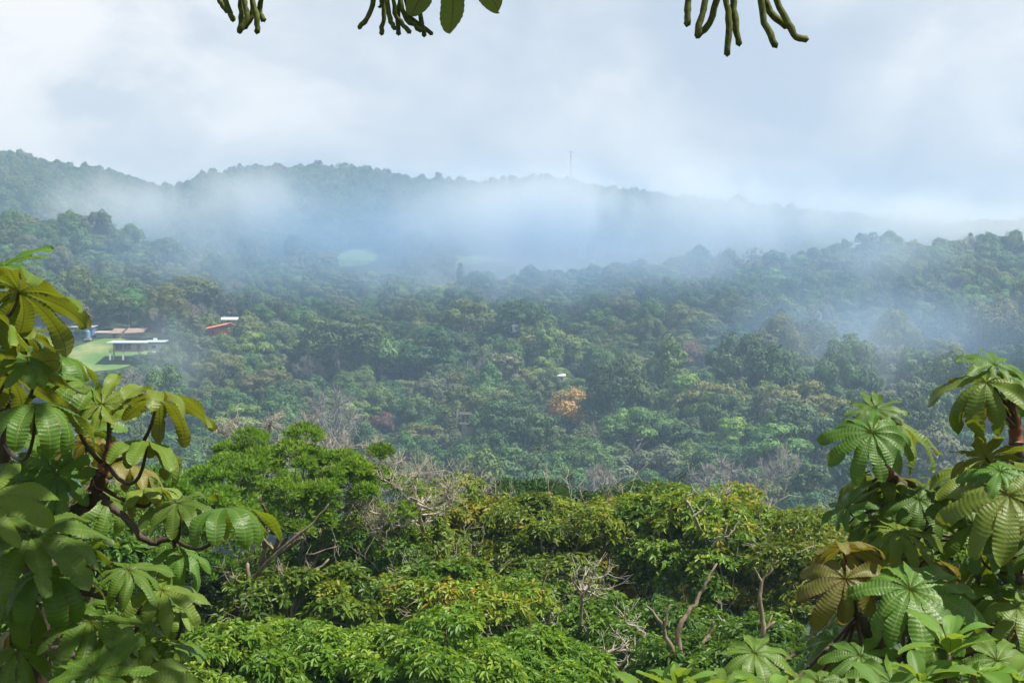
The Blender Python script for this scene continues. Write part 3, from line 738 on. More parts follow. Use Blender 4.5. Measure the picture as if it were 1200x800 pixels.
# long outbuilding behind with two faded pink roofs
ox, oy = at(142, 388, 592)[:2]; oz = at(0, 397, 592)[2]
t = thing("outbuilding", "long low outbuilding with faded pink roofs behind the white-roofed bungalow", "house", (ox, oy, oz))
box_obj("wall", t, MT["stone"], (-1, 2, 1.0), (9.2, 3, 1.6))
slab_roof("roof", t, MT["pink_roof"], -4.2, 0.6, -2.6, 5, 2.4, 4.4); slab_roof("roof", t, MT["pink_roof"], 1.6, 9.5, -2.6, 5, 2.5, 4.5)
slab_roof("roof", t, MT["stone"], -11, -4.6, -2.2, 5, 2.6, 3.4)
box_obj("door", t, MT["wood"], (-2.5, -1.03, 0.9), (0.7, .05, 1.1))
# blue panelled shed half hidden by the big leaves
ox, oy = at(92, 384, 592)[:2]; oz = at(0, 396, 592)[2]
t = thing("shed", "blue panelled shed at the head of the lawn, behind the drooping palmate leaves", "shed", (ox, oy, oz))
box_obj("wall", t, MT["blue"], (0, 2, 2.0), (6.0, 3, 2.4)); slab_roof("roof", t, MT["steel"], -6.6, 6.6, -1.8, 5.6, 4.5, 5.4)
for dx in (-3.6, -0.6, 2.6): box_obj("window", t, MT["glass"], (dx, -1.04, 2.3), (0.9, .05, 0.8))
tk_x, tk_y = at(103, 391, 586)[:2]; tz_ = at(0, 396, 586)[2]
tb = MB(); tb.tube([(0, 0, 0), (0, 0, 2.6)], 1.0, 16)
t = thing("water_tank", "pale blue water tank beside the blue shed", "tank", (tk_x, tk_y, tz_))
obj("body", tb.mesh("tank", plain("tank_plastic", (0.14, 0.26, 0.42), 0.5)), t); box_obj("base", t, MT["stone"], (0, 0, -0.4), (1.2, 1.2, 0.4))
# red house
hx, hy = at(256, 386, 586)[:2]; hz = at(0, 394, 586)[2]
t = thing("red_house", "red house with salmon gable roof among the trees right of the bungalow", "house", (hx, hy, hz), math.radians(-12))
box_obj("wall", t, MT["red_wall"], (-1.4, 2, 1.5), (2.9, 3, 1.9))
v = [[-6.2,-2.0,2.6],[3.9,-2.0,4.6],[3.9,3,5.6],[-6.2,3,3.6],[-6.2,-2.0,2.82],[3.9,-2.0,4.82],[3.9,3,5.82],[-6.2,3,3.82]]
obj("roof", MB().hexa(v).mesh("roof", MT["red_roof"]), t)
v = [[-6.2,3.02,3.6],[3.9,3.02,5.6],[3.9,8,4.4],[-6.2,8,2.4],[-6.2,3.02,3.82],[3.9,3.02,5.82],[3.9,8,4.62],[-6.2,8,2.62]]
obj("roof", MB().hexa(v).mesh("roof", MT["red_roof"]), t)
w = box_obj("window", t, MT["glass"], (-2.0, -1.04, 1.5), (0.5, .05, .6)); box_obj("door", t, MT["wood"], (-3.4, -1.04, 1.0), (.45, .05, 1.05))
hx, hy = at(268, 373, 612)[:2]; hz = at(0, 381, 612)[2]
t = thing("cottage", "small cottage of which only the white roof shows, just above the red house", "house", (hx, hy, hz))
box_obj("wall", t, MT["cream"], (0, 2, 1.1), (3.2, 2.5, 1.2)); slab_roof("roof", t, MT["roof_white"], -4, 4, -1.2, 5.2, 2.4, 3.6); box_obj("window", t, MT["glass"], (0, -.54, 1.3), (.8, .05, .5))
# pavilion / stair tower in the trees
hx, hy = at(545, 491, 470)[:2]; hz = float(H(hx, hy)) - 0.3
z1 = at(0, 490, 470)[2] - hz
t = thing("pavilion", "pale stone terrace with a small dark-roofed pavilion on the slope", "pavilion", (hx, hy, hz))
box_obj("terrace", t, MT["stone"], (1.2, 0.5, z1 - 1.6), (3.0, 1.6, 0.25))
box_obj("stair", t, MT["stone"], (0.8, -1.6, z1 - 3.4), (0.5, 0.7, 1.7)); box_obj("base", t, MT["stone"], (0.9, 0.6, (z1 - 1.85) / 2), (2.0, 1.3, (z1 - 1.85) / 2))
for dx in (-1.2, 0.1, 1.4): box_obj("column", t, MT["stone"], (dx, -0.6, z1 - 0.05), (0.13, 0.13, 1.3))
box_obj("wall", t, MT["wood"], (0.1, 1.2, z1 - 0.05), (1.4, 0.15, 1.3)); slab_roof("roof", t, plain("dark_roof", (0.06, 0.05, 0.045)), -1.9, 2.1, -1.2, 1.9, z1 + 1.3, z1 + 2.0); box_obj("column", t, MT["stone"], (-2.5, 0, z1 + 0.6), (0.28, 0.28, 2.3))
def hut(px, py, d, wm, roof, label):
    x, y, z = at(px, py, d)
    t = thing("hut", label, "house", (x, y, z - 2.6))
    box_obj("wall", t, MT["white"], (0, 1, 0.9), (wm * .45, 1, 1.3)); slab_roof("roof", t, roof, -wm * .55, wm * .55, -.6, 2.6, 2.2, 3.0); box_obj("window", t, MT["glass"], (0, -.03, 1.2), (.35, .05, .4))
hut(658, 439, 551, 3.0, MT["roof_white"], "tiny white hut above the orange flowering tree")
hut(604, 381, 630, 3.0, MT["white"], "tiny white house on the crown line right of the dark round-topped tree")
hut(868, 410, 596, 3.4, MT["red_roof"], "tiny red-roofed hut in the blue mist, right half of the slope")
# lattice mast on the ridge
x, y, z = at(669, 211, 1495); zb = float(H(x, y)); zt = at(0, 177, 1495)[2] - zb
t = thing("mast", "thin radio mast standing on the misty ridge", "mast", (x, y, zb))
b = MB()
for (sx, sy) in ((-1, -1), (1, -1), (0, 1)): b.tube([(sx * .55, sy * .55, 0), (sx * .4, sy * .4, zt)], 0.11, 5)
for i in range(16):
    z0, z1_ = zt * i / 16, zt * (i + 1) / 16
    b.tube([(-.5, -.5, z0), (.5, -.5, z1_)], .05, 4); b.tube([(.5, -.5, z0), (0, .5, z1_)], .05, 4)
obj("pole", b.mesh("pole", MT["steel"]), t)
box_obj("antenna", t, MT["steel"], (0, 0, zt - 1.2), (3.4, .14, .16)); box_obj("antenna", t, MT["white"], (-0.9, -.7, zt - 6), (.5, .25, .9))

# ---------------------------------------------------------------- the near slope: tree tops below the viewpoint
SP_FEATHER = dict(n=10, L=0.16, W=0.017, spread=0.8, sprays=150, up=0.9, droop=-0.02, rmean=0.5, rvar=0.18, rs=.2, twigs=5, dead=12)
SP_OCHRE = dict(n=8, L=0.20, W=0.040, spread=1.2, sprays=78, up=0.8, droop=0.2, rmean=0.48, rvar=0.2, rs=0.22, twigs=4, dead=18)
SP_GREEN = dict(n=8, L=0.19, W=0.036, spread=1.15, sprays=90, up=0.8, droop=0.25, rmean=0.5, rvar=0.2, rs=.2, twigs=3, dead=8)
SP_LIME = dict(n=8, L=0.17, W=0.028, spread=1.15, sprays=100, up=0.9, droop=0.3, rmean=0.55, rvar=0.14, rs=0.2, twigs=3)

def near_tree(name, label, px, py, d, hw, hh, sp, leaf_mat, bark_mat, seed, n_cl=34, cl_r=0.85, depth=None, trunk_r=0.2, n_limb=6, lower=-0.5, flat=0.6, limb_z=0.0, base_px=None, base_dy=0.0, group=None):
    """crown middle at photo pixel (px, py), d metres away, half sizes hw, hh in photo pixels"""
    rng = np.random.RandomState(seed)
    c = at(px, py, d); rx = hw / F * d; rz_ = hh / F * d; ry = depth or rx * 0.8
    bx = c[0] if base_px is None else (base_px - 600) / F * d
    bz = float(H(bx, d + base_dy))
    t = thing(name, label, "tree", (bx, d + base_dy, bz), 0, group)
    cl = np.array([c[0] - bx, -base_dy, c[2] - bz])
    bk, lf = clump_tree(rng, cl, (rx, ry, rz_), n_cl, cl_r, max(1.5, cl[2] - rz_ * 0.75), trunk_r, sp, n_limb, limb_z, flat, lower, lean=(0, 0))
    obj("trunk", bk.mesh("trunk", bark_mat, True), t); obj("crown", lf.mesh("crown", leaf_mat), t)
    return t

near_tree("feathery_tree", "bright green feathery tree with flat tufted top beside the drooping palmate leaves", 335, 590, 38, 128, 80, dict(SP_FEATHER, sprays=92), MT["feather"], MT["tan_bark"], 101, 64, 0.46, 2.6, 0.12, 8, -0.45, 0.72, base_px=285)
near_tree("feathery_tree", "shaded feathery tree behind the dark palmate branch, tan trunks showing", 170, 640, 34, 110, 90, dict(SP_FEATHER, sprays=110), MT["feather"], MT["tan_bark"], 102, 34, 0.6, 2.2, 0.12, 7, -0.6, 0.7)
near_tree("ochre_tree", "tree with ochre young leaves at the foot of the pale bare branches, left of centre", 505, 655, 43, 112, 75, SP_OCHRE, MT["ochre"], MT["tan_bark"], 103, 46, 0.78, 2.6, 0.2, 7, -0.5, 0.62)
near_tree("green_tree", "dark leafy tree tucked between the feathery tree and the ochre trees", 410, 690, 40, 90, 60, SP_GREEN, MT["green"], MT["tan_bark"], 104, 30, 0.75, 2.2, 0.17, 6, -0.5, 0.62)
near_tree("ochre_tree", "large ochre-tipped tree with yellow clumps on top, in the middle of the near row", 668, 662, 42, 110, 76, SP_OCHRE, MT["ochre"], MT["pale_bark"], 105, 46, 0.8, 2.6, 0.2, 7, -0.5, 0.62)
near_tree("green_tree", "deep green tree behind the ochre trees, its smooth crown rising among them", 742, 625, 48, 68, 46, SP_GREEN, MT["deep"], MT["dark_bark"], 106, 26, 0.85, 2.4, 0.18, 6, -0.4, 0.6)
near_tree("feathery_tree", "dark feathery tree rising behind the middle ochre tree", 622, 606, 52, 62, 34, dict(SP_FEATHER, L=0.2, W=.022, sprays=120), MT["deep"], MT["dark_bark"], 107, 22, 0.85, 2.2, 0.16, 6, -0.3, 0.5)
near_tree("ochre_tree", "tall ochre and green tree with white dead twigs above its crown", 815, 652, 41, 92, 72, SP_OCHRE, MT["ochre"], MT["pale_bark"], 108, 42, 0.76, 2.4, 0.2, 7, -0.5, 0.62)
near_tree("ochre_tree", "ochre-tipped tree beside the right-hand palmate crowns", 930, 690, 40, 84, 66, SP_OCHRE, MT["ochre"], MT["pale_bark"], 109, 36, 0.76, 2.3, 0.18, 6, -0.5, 0.62)
near_tree("green_tree", "shaded green tree low in the gap behind the forked bare snag", 760, 765, 37, 125, 56, SP_GREEN, MT["green"], MT["dark_bark"], 110, 40, 0.74, 2.0, 0.18, 7, -0.6, 0.62)
near_tree("green_tree", "green tree low in the gap under the middle ochre tree", 585, 735, 38, 90, 40, SP_GREEN, MT["green"], MT["tan_bark"], 111, 28, 0.72, 1.8, 0.16, 6, -0.6, 0.6)
near_tree("lime_tree", "sunlit yellow-green leafy crown beside the dark palmate tree, leftmost of the low row", 258, 812, 24, 78, 66, SP_LIME, MT["lime"], MT["tan_bark"], 112, 38, 0.46, 1.7, 0.12, 6, -0.3, 0.55)
near_tree("lime_tree", "sunlit yellow-green crown in the low row, below the feathery tree's leaning trunk", 372, 806, 27, 88, 62, SP_LIME, MT["lime"], MT["tan_bark"], 113, 44, 0.5, 1.9, 0.12, 6, -0.3, 0.55)
near_tree("lime_tree", "sunlit yellow-green crown in the low row, below the leftmost ochre tree", 500, 818, 25, 84, 72, SP_LIME, MT["lime"], MT["tan_bark"], 119, 42, 0.48, 1.8, 0.12, 6, -0.3, 0.55)
near_tree("lime_tree", "sunlit yellow-green crown in the low row, beside the tangle of crooked pale branches", 622, 812, 28, 82, 60, dict(SP_LIME, rmean=.4), MT["lime"], MT["tan_bark"], 120, 40, 0.5, 1.8, 0.12, 6, -0.3, 0.55)
near_tree("green_tree", "low yellow-green tree with pale twigs in front of the leaning tan trunk", 360, 715, 33, 92, 36, dict(SP_OCHRE, rmean=.34, sprays=60, dead=26), MT["ochre"], MT["pale_bark"], 121, 26, 0.5, 1.6, 0.09, 6, -0.5, 0.6)
near_tree("ochre_tree", "low ochre-green tree between the leaning tan trunk and the white bare trunk", 520, 712, 34, 92, 36, SP_OCHRE, MT["ochre"], MT["pale_bark"], 122, 30, 0.6, 1.6, 0.1, 6, -0.5, 0.6)
near_tree("green_tree", "bushy green tree behind the right-hand palmate crowns", 1095, 700, 24, 125, 82, dict(SP_GREEN, L=0.16, W=0.03, sprays=90), MT["green"], MT["tan_bark"], 114, 46, 0.5, 1.7, 0.13, 6, -0.7, 0.65)
near_tree("green_tree", "dark bushy tree below the forked bare snags", 880, 800, 30, 110, 50, SP_GREEN, MT["green"], MT["dark_bark"], 115, 32, 0.62, 1.7, 0.15, 6, -0.5, 0.6)
near_tree("green_tree", "shaded bushy tree under the dark palmate branch at the left edge", 60, 700, 27, 130, 110, dict(SP_GREEN, L=0.19, W=0.036, sprays=70), MT["green"], MT["tan_bark"], 116, 44, 0.55, 1.8, 0.15, 7, -0.7, 0.6)

near_tree("green_tree", "shaded leafy tree filling the gap under the feathery tree", 320, 715, 44, 120, 62, SP_GREEN, MT["green"], MT["dark_bark"], 117, 44, 0.75, 2.2, 0.18, 7, -0.7, 0.65)
near_tree("green_tree", "dark leafy tree filling the gap between the palmate tree and the feathery tree", 190, 735, 40, 110, 62, SP_GREEN, MT["deep"], MT["dark_bark"], 118, 40, 0.75, 2.2, 0.18, 7, -0.7, 0.65)
near_tree("lime_tree", "soft pale lime rounded crown rising behind the ochre trees, beside the palmate crowns", 930, 634, 78, 46, 26, dict(SP_LIME, L=.3, W=.05, rmean=.7, sprays=110, dead=0), MT["lime"], MT["tan_bark"], 123, 26, 0.9, 1.8, 0.2, 6, -0.4, 0.7)
near_tree("green_tree", "leafy green tree beyond the right-hand palmate tree, mostly behind its leaves", 1255, 690, 30, 120, 90, SP_GREEN, MT["green"], MT["tan_bark"], 124, 40, 0.65, 2.0, 0.15, 7, -0.6, 0.65)
# bare trees and snags
def bare_tree(name, label, bx, d, seed, forks, r0, mat, twig=True, group=None, many=1):
    """forks: list of photo-pixel polylines with a start radius; first one is the trunk"""
    rng = np.random.RandomState(seed)
    x0 = (bx - 600) / F * d; z0 = float(H(x0, d))
    t = thing(name, label, "tree", (x0, d, z0), 0, group)
    b = MB(); org = np.array([x0, d, z0])
    for (poly, ra, rb_) in forks:
        P = np.array([at(px, py, d + dd) for (px, py, dd) in poly]) - org
        n = 3 * (len(P) - 1) + 1; tt = np.linspace(0, len(P) - 1, n)
        Q = np.c_[[np.interp(tt, np.arange(len(P)), P[:, k]) for k in range(3)]].T
        Q = wiggle(Q, rng, 0.022)
        b.tube(Q, np.linspace(ra, rb_, n), 7)
        if twig:
            for _ in range(int(4 * len(P) * many)):
                s = Q[rng.randint(n // 3, n)]; l = rng.uniform(0.15, 0.6)
                dr = unit(rng.normal(0, 1, 3) + np.array([0, 0, 0.5])); e1 = s + dr * l
                b.tube(wiggle([s, s + dr * l * .5, e1], rng, .03), [rb_ * .8, rb_ * .55, rb_ * .3], 4)
                for k in range(2):
                    d2 = unit(dr + rng.normal(0, .7, 3)); b.tube([e1 - dr * l * .3, e1 - dr * l * .3 + d2 * l * .6], [rb_ * .4, rb_ * .2], 4)
    obj("trunk", b.mesh("trunk", mat, True), t)
    return t
bare_tree("bare_snag", "forked brown bare snag with broken tips, in front of the ochre trees", 800, 30, 1, [
    ([(800, 900, 0), (798, 785, 0), (801, 772, 0)], .11, .085), ([(801, 772, 0), (792, 740, 0), (804, 722, .1), (815, 708, .2), (824, 692, .3), (829, 680, .3), (840, 660, .4)], .07, .022),
    ([(801, 775, 0), (785, 755, -.1), (775, 730, -.2), (758, 710, -.3)], .07, .025), ([(803, 775, 0), (825, 752, .1), (832, 740, .2), (836, 728, .2)], .055, .03),
    ([(778, 735, -.2), (786, 708, -.2)], .04, .02)], .1, MT["tan_bark"], False)
bare_tree("bare_snag", "slim brown snag with three upturned prongs beside the palmate crowns", 892, 28, 2, [
    ([(892, 900, 0), (891, 765, 0), (896, 735, 0), (891, 705, 0), (893, 680, 0)], .07, .035), ([(893, 682, 0), (904, 668, 0), (912, 656, 0)], .03, .015),
    ([(893, 682, 0), (888, 672, 0), (884, 664, 0)], .028, .013), ([(896, 738, 0), (908, 728, 0)], .035, .02), ([(897, 740, 0), (905, 720, .1)], .03, .015)], .05, MT["tan_bark"], False)
bare_tree("bare_snag", "short pale snag with two horns between the forked snag and the pronged snag", 862, 32, 3, [
    ([(866, 900, 0), (862, 780, 0), (853, 750, 0), (848, 726, 0)], .06, .03), ([(849, 730, 0), (841, 720, 0)], .025, .015), ([(858, 765, 0), (868, 745, 0), (872, 735, 0)], .025, .012)], .05, MT["pale_bark"], False)
bare_tree("bare_tree", "low tangle of crooked pale branches under the middle of the near row", 690, 34, 4, [
    ([(690, 900, 0), (688, 800, 0), (700, 780, 0)], .08, .06), ([(690, 790, 0), (712, 765, 0), (730, 760, 0), (752, 760, .1)], .05, .025), ([(690, 790, 0), (705, 775, 0), (708, 758, 0)], .05, .02),
    ([(718, 800, 0), (722, 782, 0), (735, 770, 0)], .04, .02), ([(752, 760, .1), (756, 740, .1), (735, 730, .1), (728, 722, 0)], .035, .015)], .05, MT["pale_bark"], True)
bare_tree("bare_tree", "white trunk with bare grey twig tuft below the middle ochre tree", 682, 37, 5, [
    ([(682, 900, 1), (681, 775, 0), (682, 745, -.6), (681, 705, -1.4), (683, 690, -2)], .06, .035), ([(683, 695, -2), (695, 680, -2.2), (712, 672, -2.2)], .03, .015), ([(683, 695, -2), (672, 680, -2.2), (680, 662, -2.2)], .03, .015), ([(683, 700, -2), (700, 690, -2.3), (716, 690, -2.3)], .02, .01), ([(638, 770, -.4), (640, 745, -1.2), (643, 722, -2), (648, 708, -2)], .055, .03)], .05, MT["pale_bark"], True)
bare_tree("bare_tree", "pale leafless branches spreading above the ochre tree left of centre", 490, 40, 6, [
    ([(500, 900, 3), (505, 700, 3), (500, 640, 2), (490, 605, -1), (488, 585, -2.4)], .10, .045), ([(488, 590, -2.4), (505, 598, -2.4), (520, 585, -2.4), (528, 570, -2.4)], .045, .015), ([(486, 590, -2.4), (470, 575, -2.4), (450, 562, -2.4)], .04, .015),
    ([(487, 600, -2.4), (465, 605, -2.6), (440, 602, -2.6), (415, 590, -2.6)], .04, .015), ([(452, 612, -2.6), (440, 625, -2.6), (425, 600, -2.6)], .03, .012), ([(488, 585, -2.4), (484, 565, -2.4), (492, 555, -2.4)], .03, .012), ([(520, 585, -2.4), (535, 578, -2.4)], .02, .01), ([(488, 600, -2.4), (472, 618, -2.6), (458, 612, -2.6), (430, 612, -2.6)], .025, .01)], .06, MT["pale_bark"], True, many=3)
bare_tree("bare_tree", "fine pale leafless crown just behind the feathery tree top", 430, 46, 7, [
    ([(435, 900, 0), (430, 640, 0), (420, 570, 0)], .14, .07), ([(420, 575, 0), (400, 545, 0), (380, 528, 0), (355, 520, 0)], .05, .015), ([(420, 570, 0), (425, 545, 0), (440, 525, 0)], .05, .015), ([(422, 572, 0), (445, 550, 0), (470, 540, 0)], .045, .012), ([(440, 560, 0), (470, 556, 0), (500, 560, 0), (520, 568, 0)], .04, .012), ([(400, 545, 0), (405, 525, 0)], .03, .012), ([(470, 556, 0), (520, 552, 0), (560, 566, 0)], .03, .01), ([(500, 560, 0), (545, 575, 0), (600, 585, 0)], .03, .01)], .06, MT["pale_bark"], True, many=6)
bare_tree("bare_tree", "fine brownish leafless crown behind the drooping palmate leaves", 300, 48, 8, [
    ([(300, 900, 0), (302, 620, 0), (310, 540, 0)], .14, .07), ([(310, 545, 0), (290, 515, 0), (272, 495, 0)], .05, .015), ([(310, 540, 0), (312, 510, 0), (318, 492, 0)], .05, .015), ([(312, 542, 0), (340, 515, 0), (365, 498, 0)], .045, .012), ([(312, 542, 0), (350, 530, 0), (392, 515, 0)], .04, .012), ([(300, 530, 0), (275, 515, 0), (255, 505, 0)], .03, .012)], .06, MT["pale_bark"], True, many=6)
bare_tree("bare_tree", "white dead twigs sticking out of the tall ochre tree", 845, 39, 9, [
    ([(830, 900, 2), (830, 690, 2), (822, 625, 0), (808, 592, -2.4)], .1, .035), ([(808, 592, -2.4), (803, 582, -2.4), (816, 578, -2.4), (810, 567, -2.4)], .04, .012), ([(812, 605, -2.4), (828, 592, -2.4), (832, 578, -2.4)], .035, .01), ([(838, 632, -2.4), (852, 628, -2.6), (860, 620, -2.6), (866, 610, -2.6)], .035, .012), ([(835, 640, -2.4), (848, 626, -2.6), (852, 612, -2.6)], .03, .01)], .06, MT["pale_bark"], False)
bare_tree("bare_tree", "leaning tan trunk forking under the feathery tree", 255, 35, 10, [
    ([(248, 900, 0), (258, 745, -1), (275, 712, -1.4), (293, 680, -1.8), (318, 655, -2.2), (345, 630, -2.4), (368, 612, -2.4), (385, 590, -2.4)], .085, .016), ([(292, 682, -1.8), (290, 660, -1.8)], .06, .04), ([(330, 720, -1.2), (345, 695, -1.6), (362, 672, -2), (385, 655, -2)], .05, .025), ([(362, 672, -2), (358, 650, -2), (395, 640, -2)], .025, .012)], .06, MT["tan_bark"], False)

# ---------------------------------------------------------------- undergrowth between the trunks
rng = np.random.RandomState(77)
b = MB(); n_ = 26000
y_ = 12 + 60 * rng.uniform(0, 1, n_) ** 0.9; x_ = rng.uniform(-0.42, 0.42, n_) * y_
P = np.c_[x_, y_, H(x_, y_) + rng.uniform(0.0, 1.3, n_) * (0.5 + 0.5 * wob(x_, y_, 0.5, 4))]
sprays(b, P, np.tile([0, 0, 1.0], (n_, 1)) + rng.normal(0, .35, (n_, 3)), rng, 7, 0.34, 0.06, 1.0, 0.25)
tag(obj("undergrowth", b.mesh("undergrowth", MT["green"])), kind="stuff")

# ---------------------------------------------------------------- big palmate-leaved trees
def palmate(seed, n_lobe=9, droop=0.9, arch=0.35, notch=0.30, curl=0.0, wave=0.0055, wmax=0.172):
    """one leaf of radius 1 in its own plane: +z is the upper side, +x the longest lobe, the stalk joins at the origin"""
    rng = np.random.RandomState(seed); b = MB(); nu, nv = 78, 9
    u = np.linspace(0.0, 1, nu); v = np.linspace(-1, 1, nv)
    sec = 2 * math.pi / (n_lobe + 0.35)
    for k in range(n_lobe):
        th = (k - (n_lobe - 1) / 2) * sec
        ln = (1 - 0.34 * (abs(th) / math.pi) ** 1.6) * rng.uniform(0.92, 1.05)
        join = math.tan(sec / 2) * 1.0
        prof = wmax * np.clip(np.sin(np.clip((u - 0.02) / 0.98, 0, 1) ** 0.95 * math.pi * 0.93 + 0.04), 0, 1) ** 0.75 * (0.62 + 0.52 * u)
        tipf = np.sqrt(np.clip(1 - ((u - 0.70) / 0.302) ** 2, 0, 1)); prof = np.where(u > 0.70, np.interp(0.70, u, prof) * tipf, prof)
        w = np.where(u < notch, u * join * 1.02, prof); 
        bl = np.clip((u - notch) / 0.10, 0, 1); w = np.where(u >= notch, (notch * join * (1 - bl) + prof * bl), w)
        for _b in range(rng.randint(0, 3)):
            w = w * (1 - rng.uniform(.1, .4) * np.exp(-((u - rng.uniform(.45, 1.0)) / rng.uniform(.012, .04)) ** 2))
        w = w * ln
        dr = droop * rng.uniform(0.55, 1.45); ar = arch * rng.uniform(0.2, 1.6) + rng.normal(0, .15); tw = rng.normal(0, 0.4); ph = rng.uniform(0, 6.28)
        phi = 0.10 - dr * (u ** 1.35) * 1.05
        ds = ln / (nu - 1)
        r_ = np.concatenate([[0], np.cumsum(np.cos((phi[1:] + phi[:-1]) / 2) * ds)]); z_ = np.concatenate([[0], np.cumsum(np.sin((phi[1:] + phi[:-1]) / 2) * ds)])
        U, V = np.meshgrid(u, v, indexing='ij')
        lat = V * w[:, None]
        # cross-section: arched or folded, twisting towards the tip, ribbed by side veins, wavy at the margin
        ribs = wave * np.cos(2 * math.pi * 17 * (U - 0.20 * np.abs(V))) * np.abs(V) ** 0.6 * np.clip(U * 5, 0, 1) * np.clip((1.02 - U) * 8, 0, 1)
        marg = 0.030 * np.sin(U * 11 + ph + 1.5 * np.sign(V)) * np.abs(V) ** 2 * np.clip(U * 3 - 0.6, 0, 1)
        hgt = -ar * np.abs(V) ** 1.8 * w[:, None] * np.clip(U * 2.5 - 0.2, 0, 1) + ribs + marg + 0.022 * np.abs(V)
        latx = lat * (1 - 0.25 * ar * V ** 2)
        ta = tw * U ** 2
        l2 = latx * np.cos(ta) - hgt * np.sin(ta); h2 = latx * np.sin(ta) + hgt * np.cos(ta)
        side = rng.normal(0, 0.09) * U ** 2 * ln
        R = r_[:, None] - h2 * np.sin(phi)[:, None]; Z = z_[:, None] + h2 * np.cos(phi)[:, None]
        l2 = l2 + side
        X = R * math.cos(th) - l2 * math.sin(th); Y = R * math.sin(th) + l2 * math.cos(th)
        i = np.arange(nu - 1)[:, None] * nv; j = np.arange(nv - 1)[None, :]
        q = np.stack([i + j, i + nv + j, i + nv + j + 1, i + j + 1], -1).reshape(-1, 4)
        b.add(np.stack([X, Y, Z + 0.002 * (k % 2)], -1).reshape(-1, 3), q, rng.uniform(0, 1), np.c_[U.ravel(), V.ravel() * 0.5 + 0.5])
    return b
LEAF = {}
for mk in ("leaf", "leaf_yellow", "leaf_dry"):
    for si in range(7):
        dr_ = (0.55, 0.8, 1.05, 1.3, 1.6, 0.7, 1.15)[si]
        if mk == "leaf_dry" and si not in (2, 4, 6): continue
        if mk == "leaf_yellow" and si in (5,): continue
        LEAF[(mk, si)] = palmate(200 + si * 7 + (31 if mk != "leaf" else 0), (10, 9, 10, 10, 9, 9, 11)[si], dr_, (0.05, .2, .12, .35, .4, -0.35, .1)[si], 0.20).mesh("palmate_leaf", MT[mk], True)

from mathutils import Matrix, Vector
def put_leaf(root, org, hub, n, ax, R, key, attach, rng, pr=0.0075):
    """n: direction the upper side faces; ax: direction of the longest lobe; attach: where the stalk leaves the branch"""
    z = unit(n); x = np.asarray(ax, float); x = unit(x - z * np.dot(x, z)); y = np.cross(z, x)
    o = bpy.data.objects.new("leaf", LEAF[key]); COL.objects.link(o); o.parent = root
    hub = np.asarray(hub, float)
    Mx = Matrix(((x[0], y[0], z[0], hub[0] - org[0]), (x[1], y[1], z[1], hub[1] - org[1]), (x[2], y[2], z[2], hub[2] - org[2]), (0, 0, 0, 1)))
    o.matrix_local = Mx @ Matrix.Diagonal((R, R, R, 1))
    # stalk in the leaf's own space
    at_ = np.asarray(attach, float); dist = np.linalg.norm(at_ - hub)
    c = hub - z * min(0.35, 0.5 * dist) + rng.normal(0, 0.03, 3)
    P = bez(hub - z * 0.004, c, at_, 10)
    inv = np.array((Mx @ Matrix.Diagonal((R, R, R, 1))).inverted())
    P = (np.c_[P - org, np.ones(10)] @ inv.T)[:, :3]
    s = obj("petiole", MB().tube(P, np.linspace(pr * 0.75, pr * 1.25, 10) / R, 7).mesh("petiole", MT["petiole"], True), o)
    return o

def branch(root, org, pts, r0, r1, mat, name="branch", k=9, seed=0, amp=0.006):
    rng = np.random.RandomState(seed); P = np.array([at(*p_) for p_ in pts]) - org
    n = 5 * (len(P) - 1) + 1; tt = np.linspace(0, len(P) - 1, n)
    # Catmull-Rom through the points
    Pp = np.vstack([2 * P[0] - P[1], P, 2 * P[-1] - P[-2]]); Q = []
    for s in tt:
        i = min(int(s), len(P) - 2); f = s - i; a, b_, c, d = Pp[i], Pp[i + 1], Pp[i + 2], Pp[i + 3]
        Q.append(0.5 * ((2 * b_) + (c - a) * f + (2 * a - 5 * b_ + 4 * c - d) * f * f + (3 * b_ - a - 3 * c + d) * f ** 3))
    Q = wiggle(Q, rng, amp)
    rad = np.linspace(r0, r1, n) * (1 + 0.10 * (np.arange(n) % 4 == 0))
    return obj(name, MB().tube(Q, rad, k).mesh(name, mat, True), root)

def V3(x, y, z): return np.array([x, y, z], float)

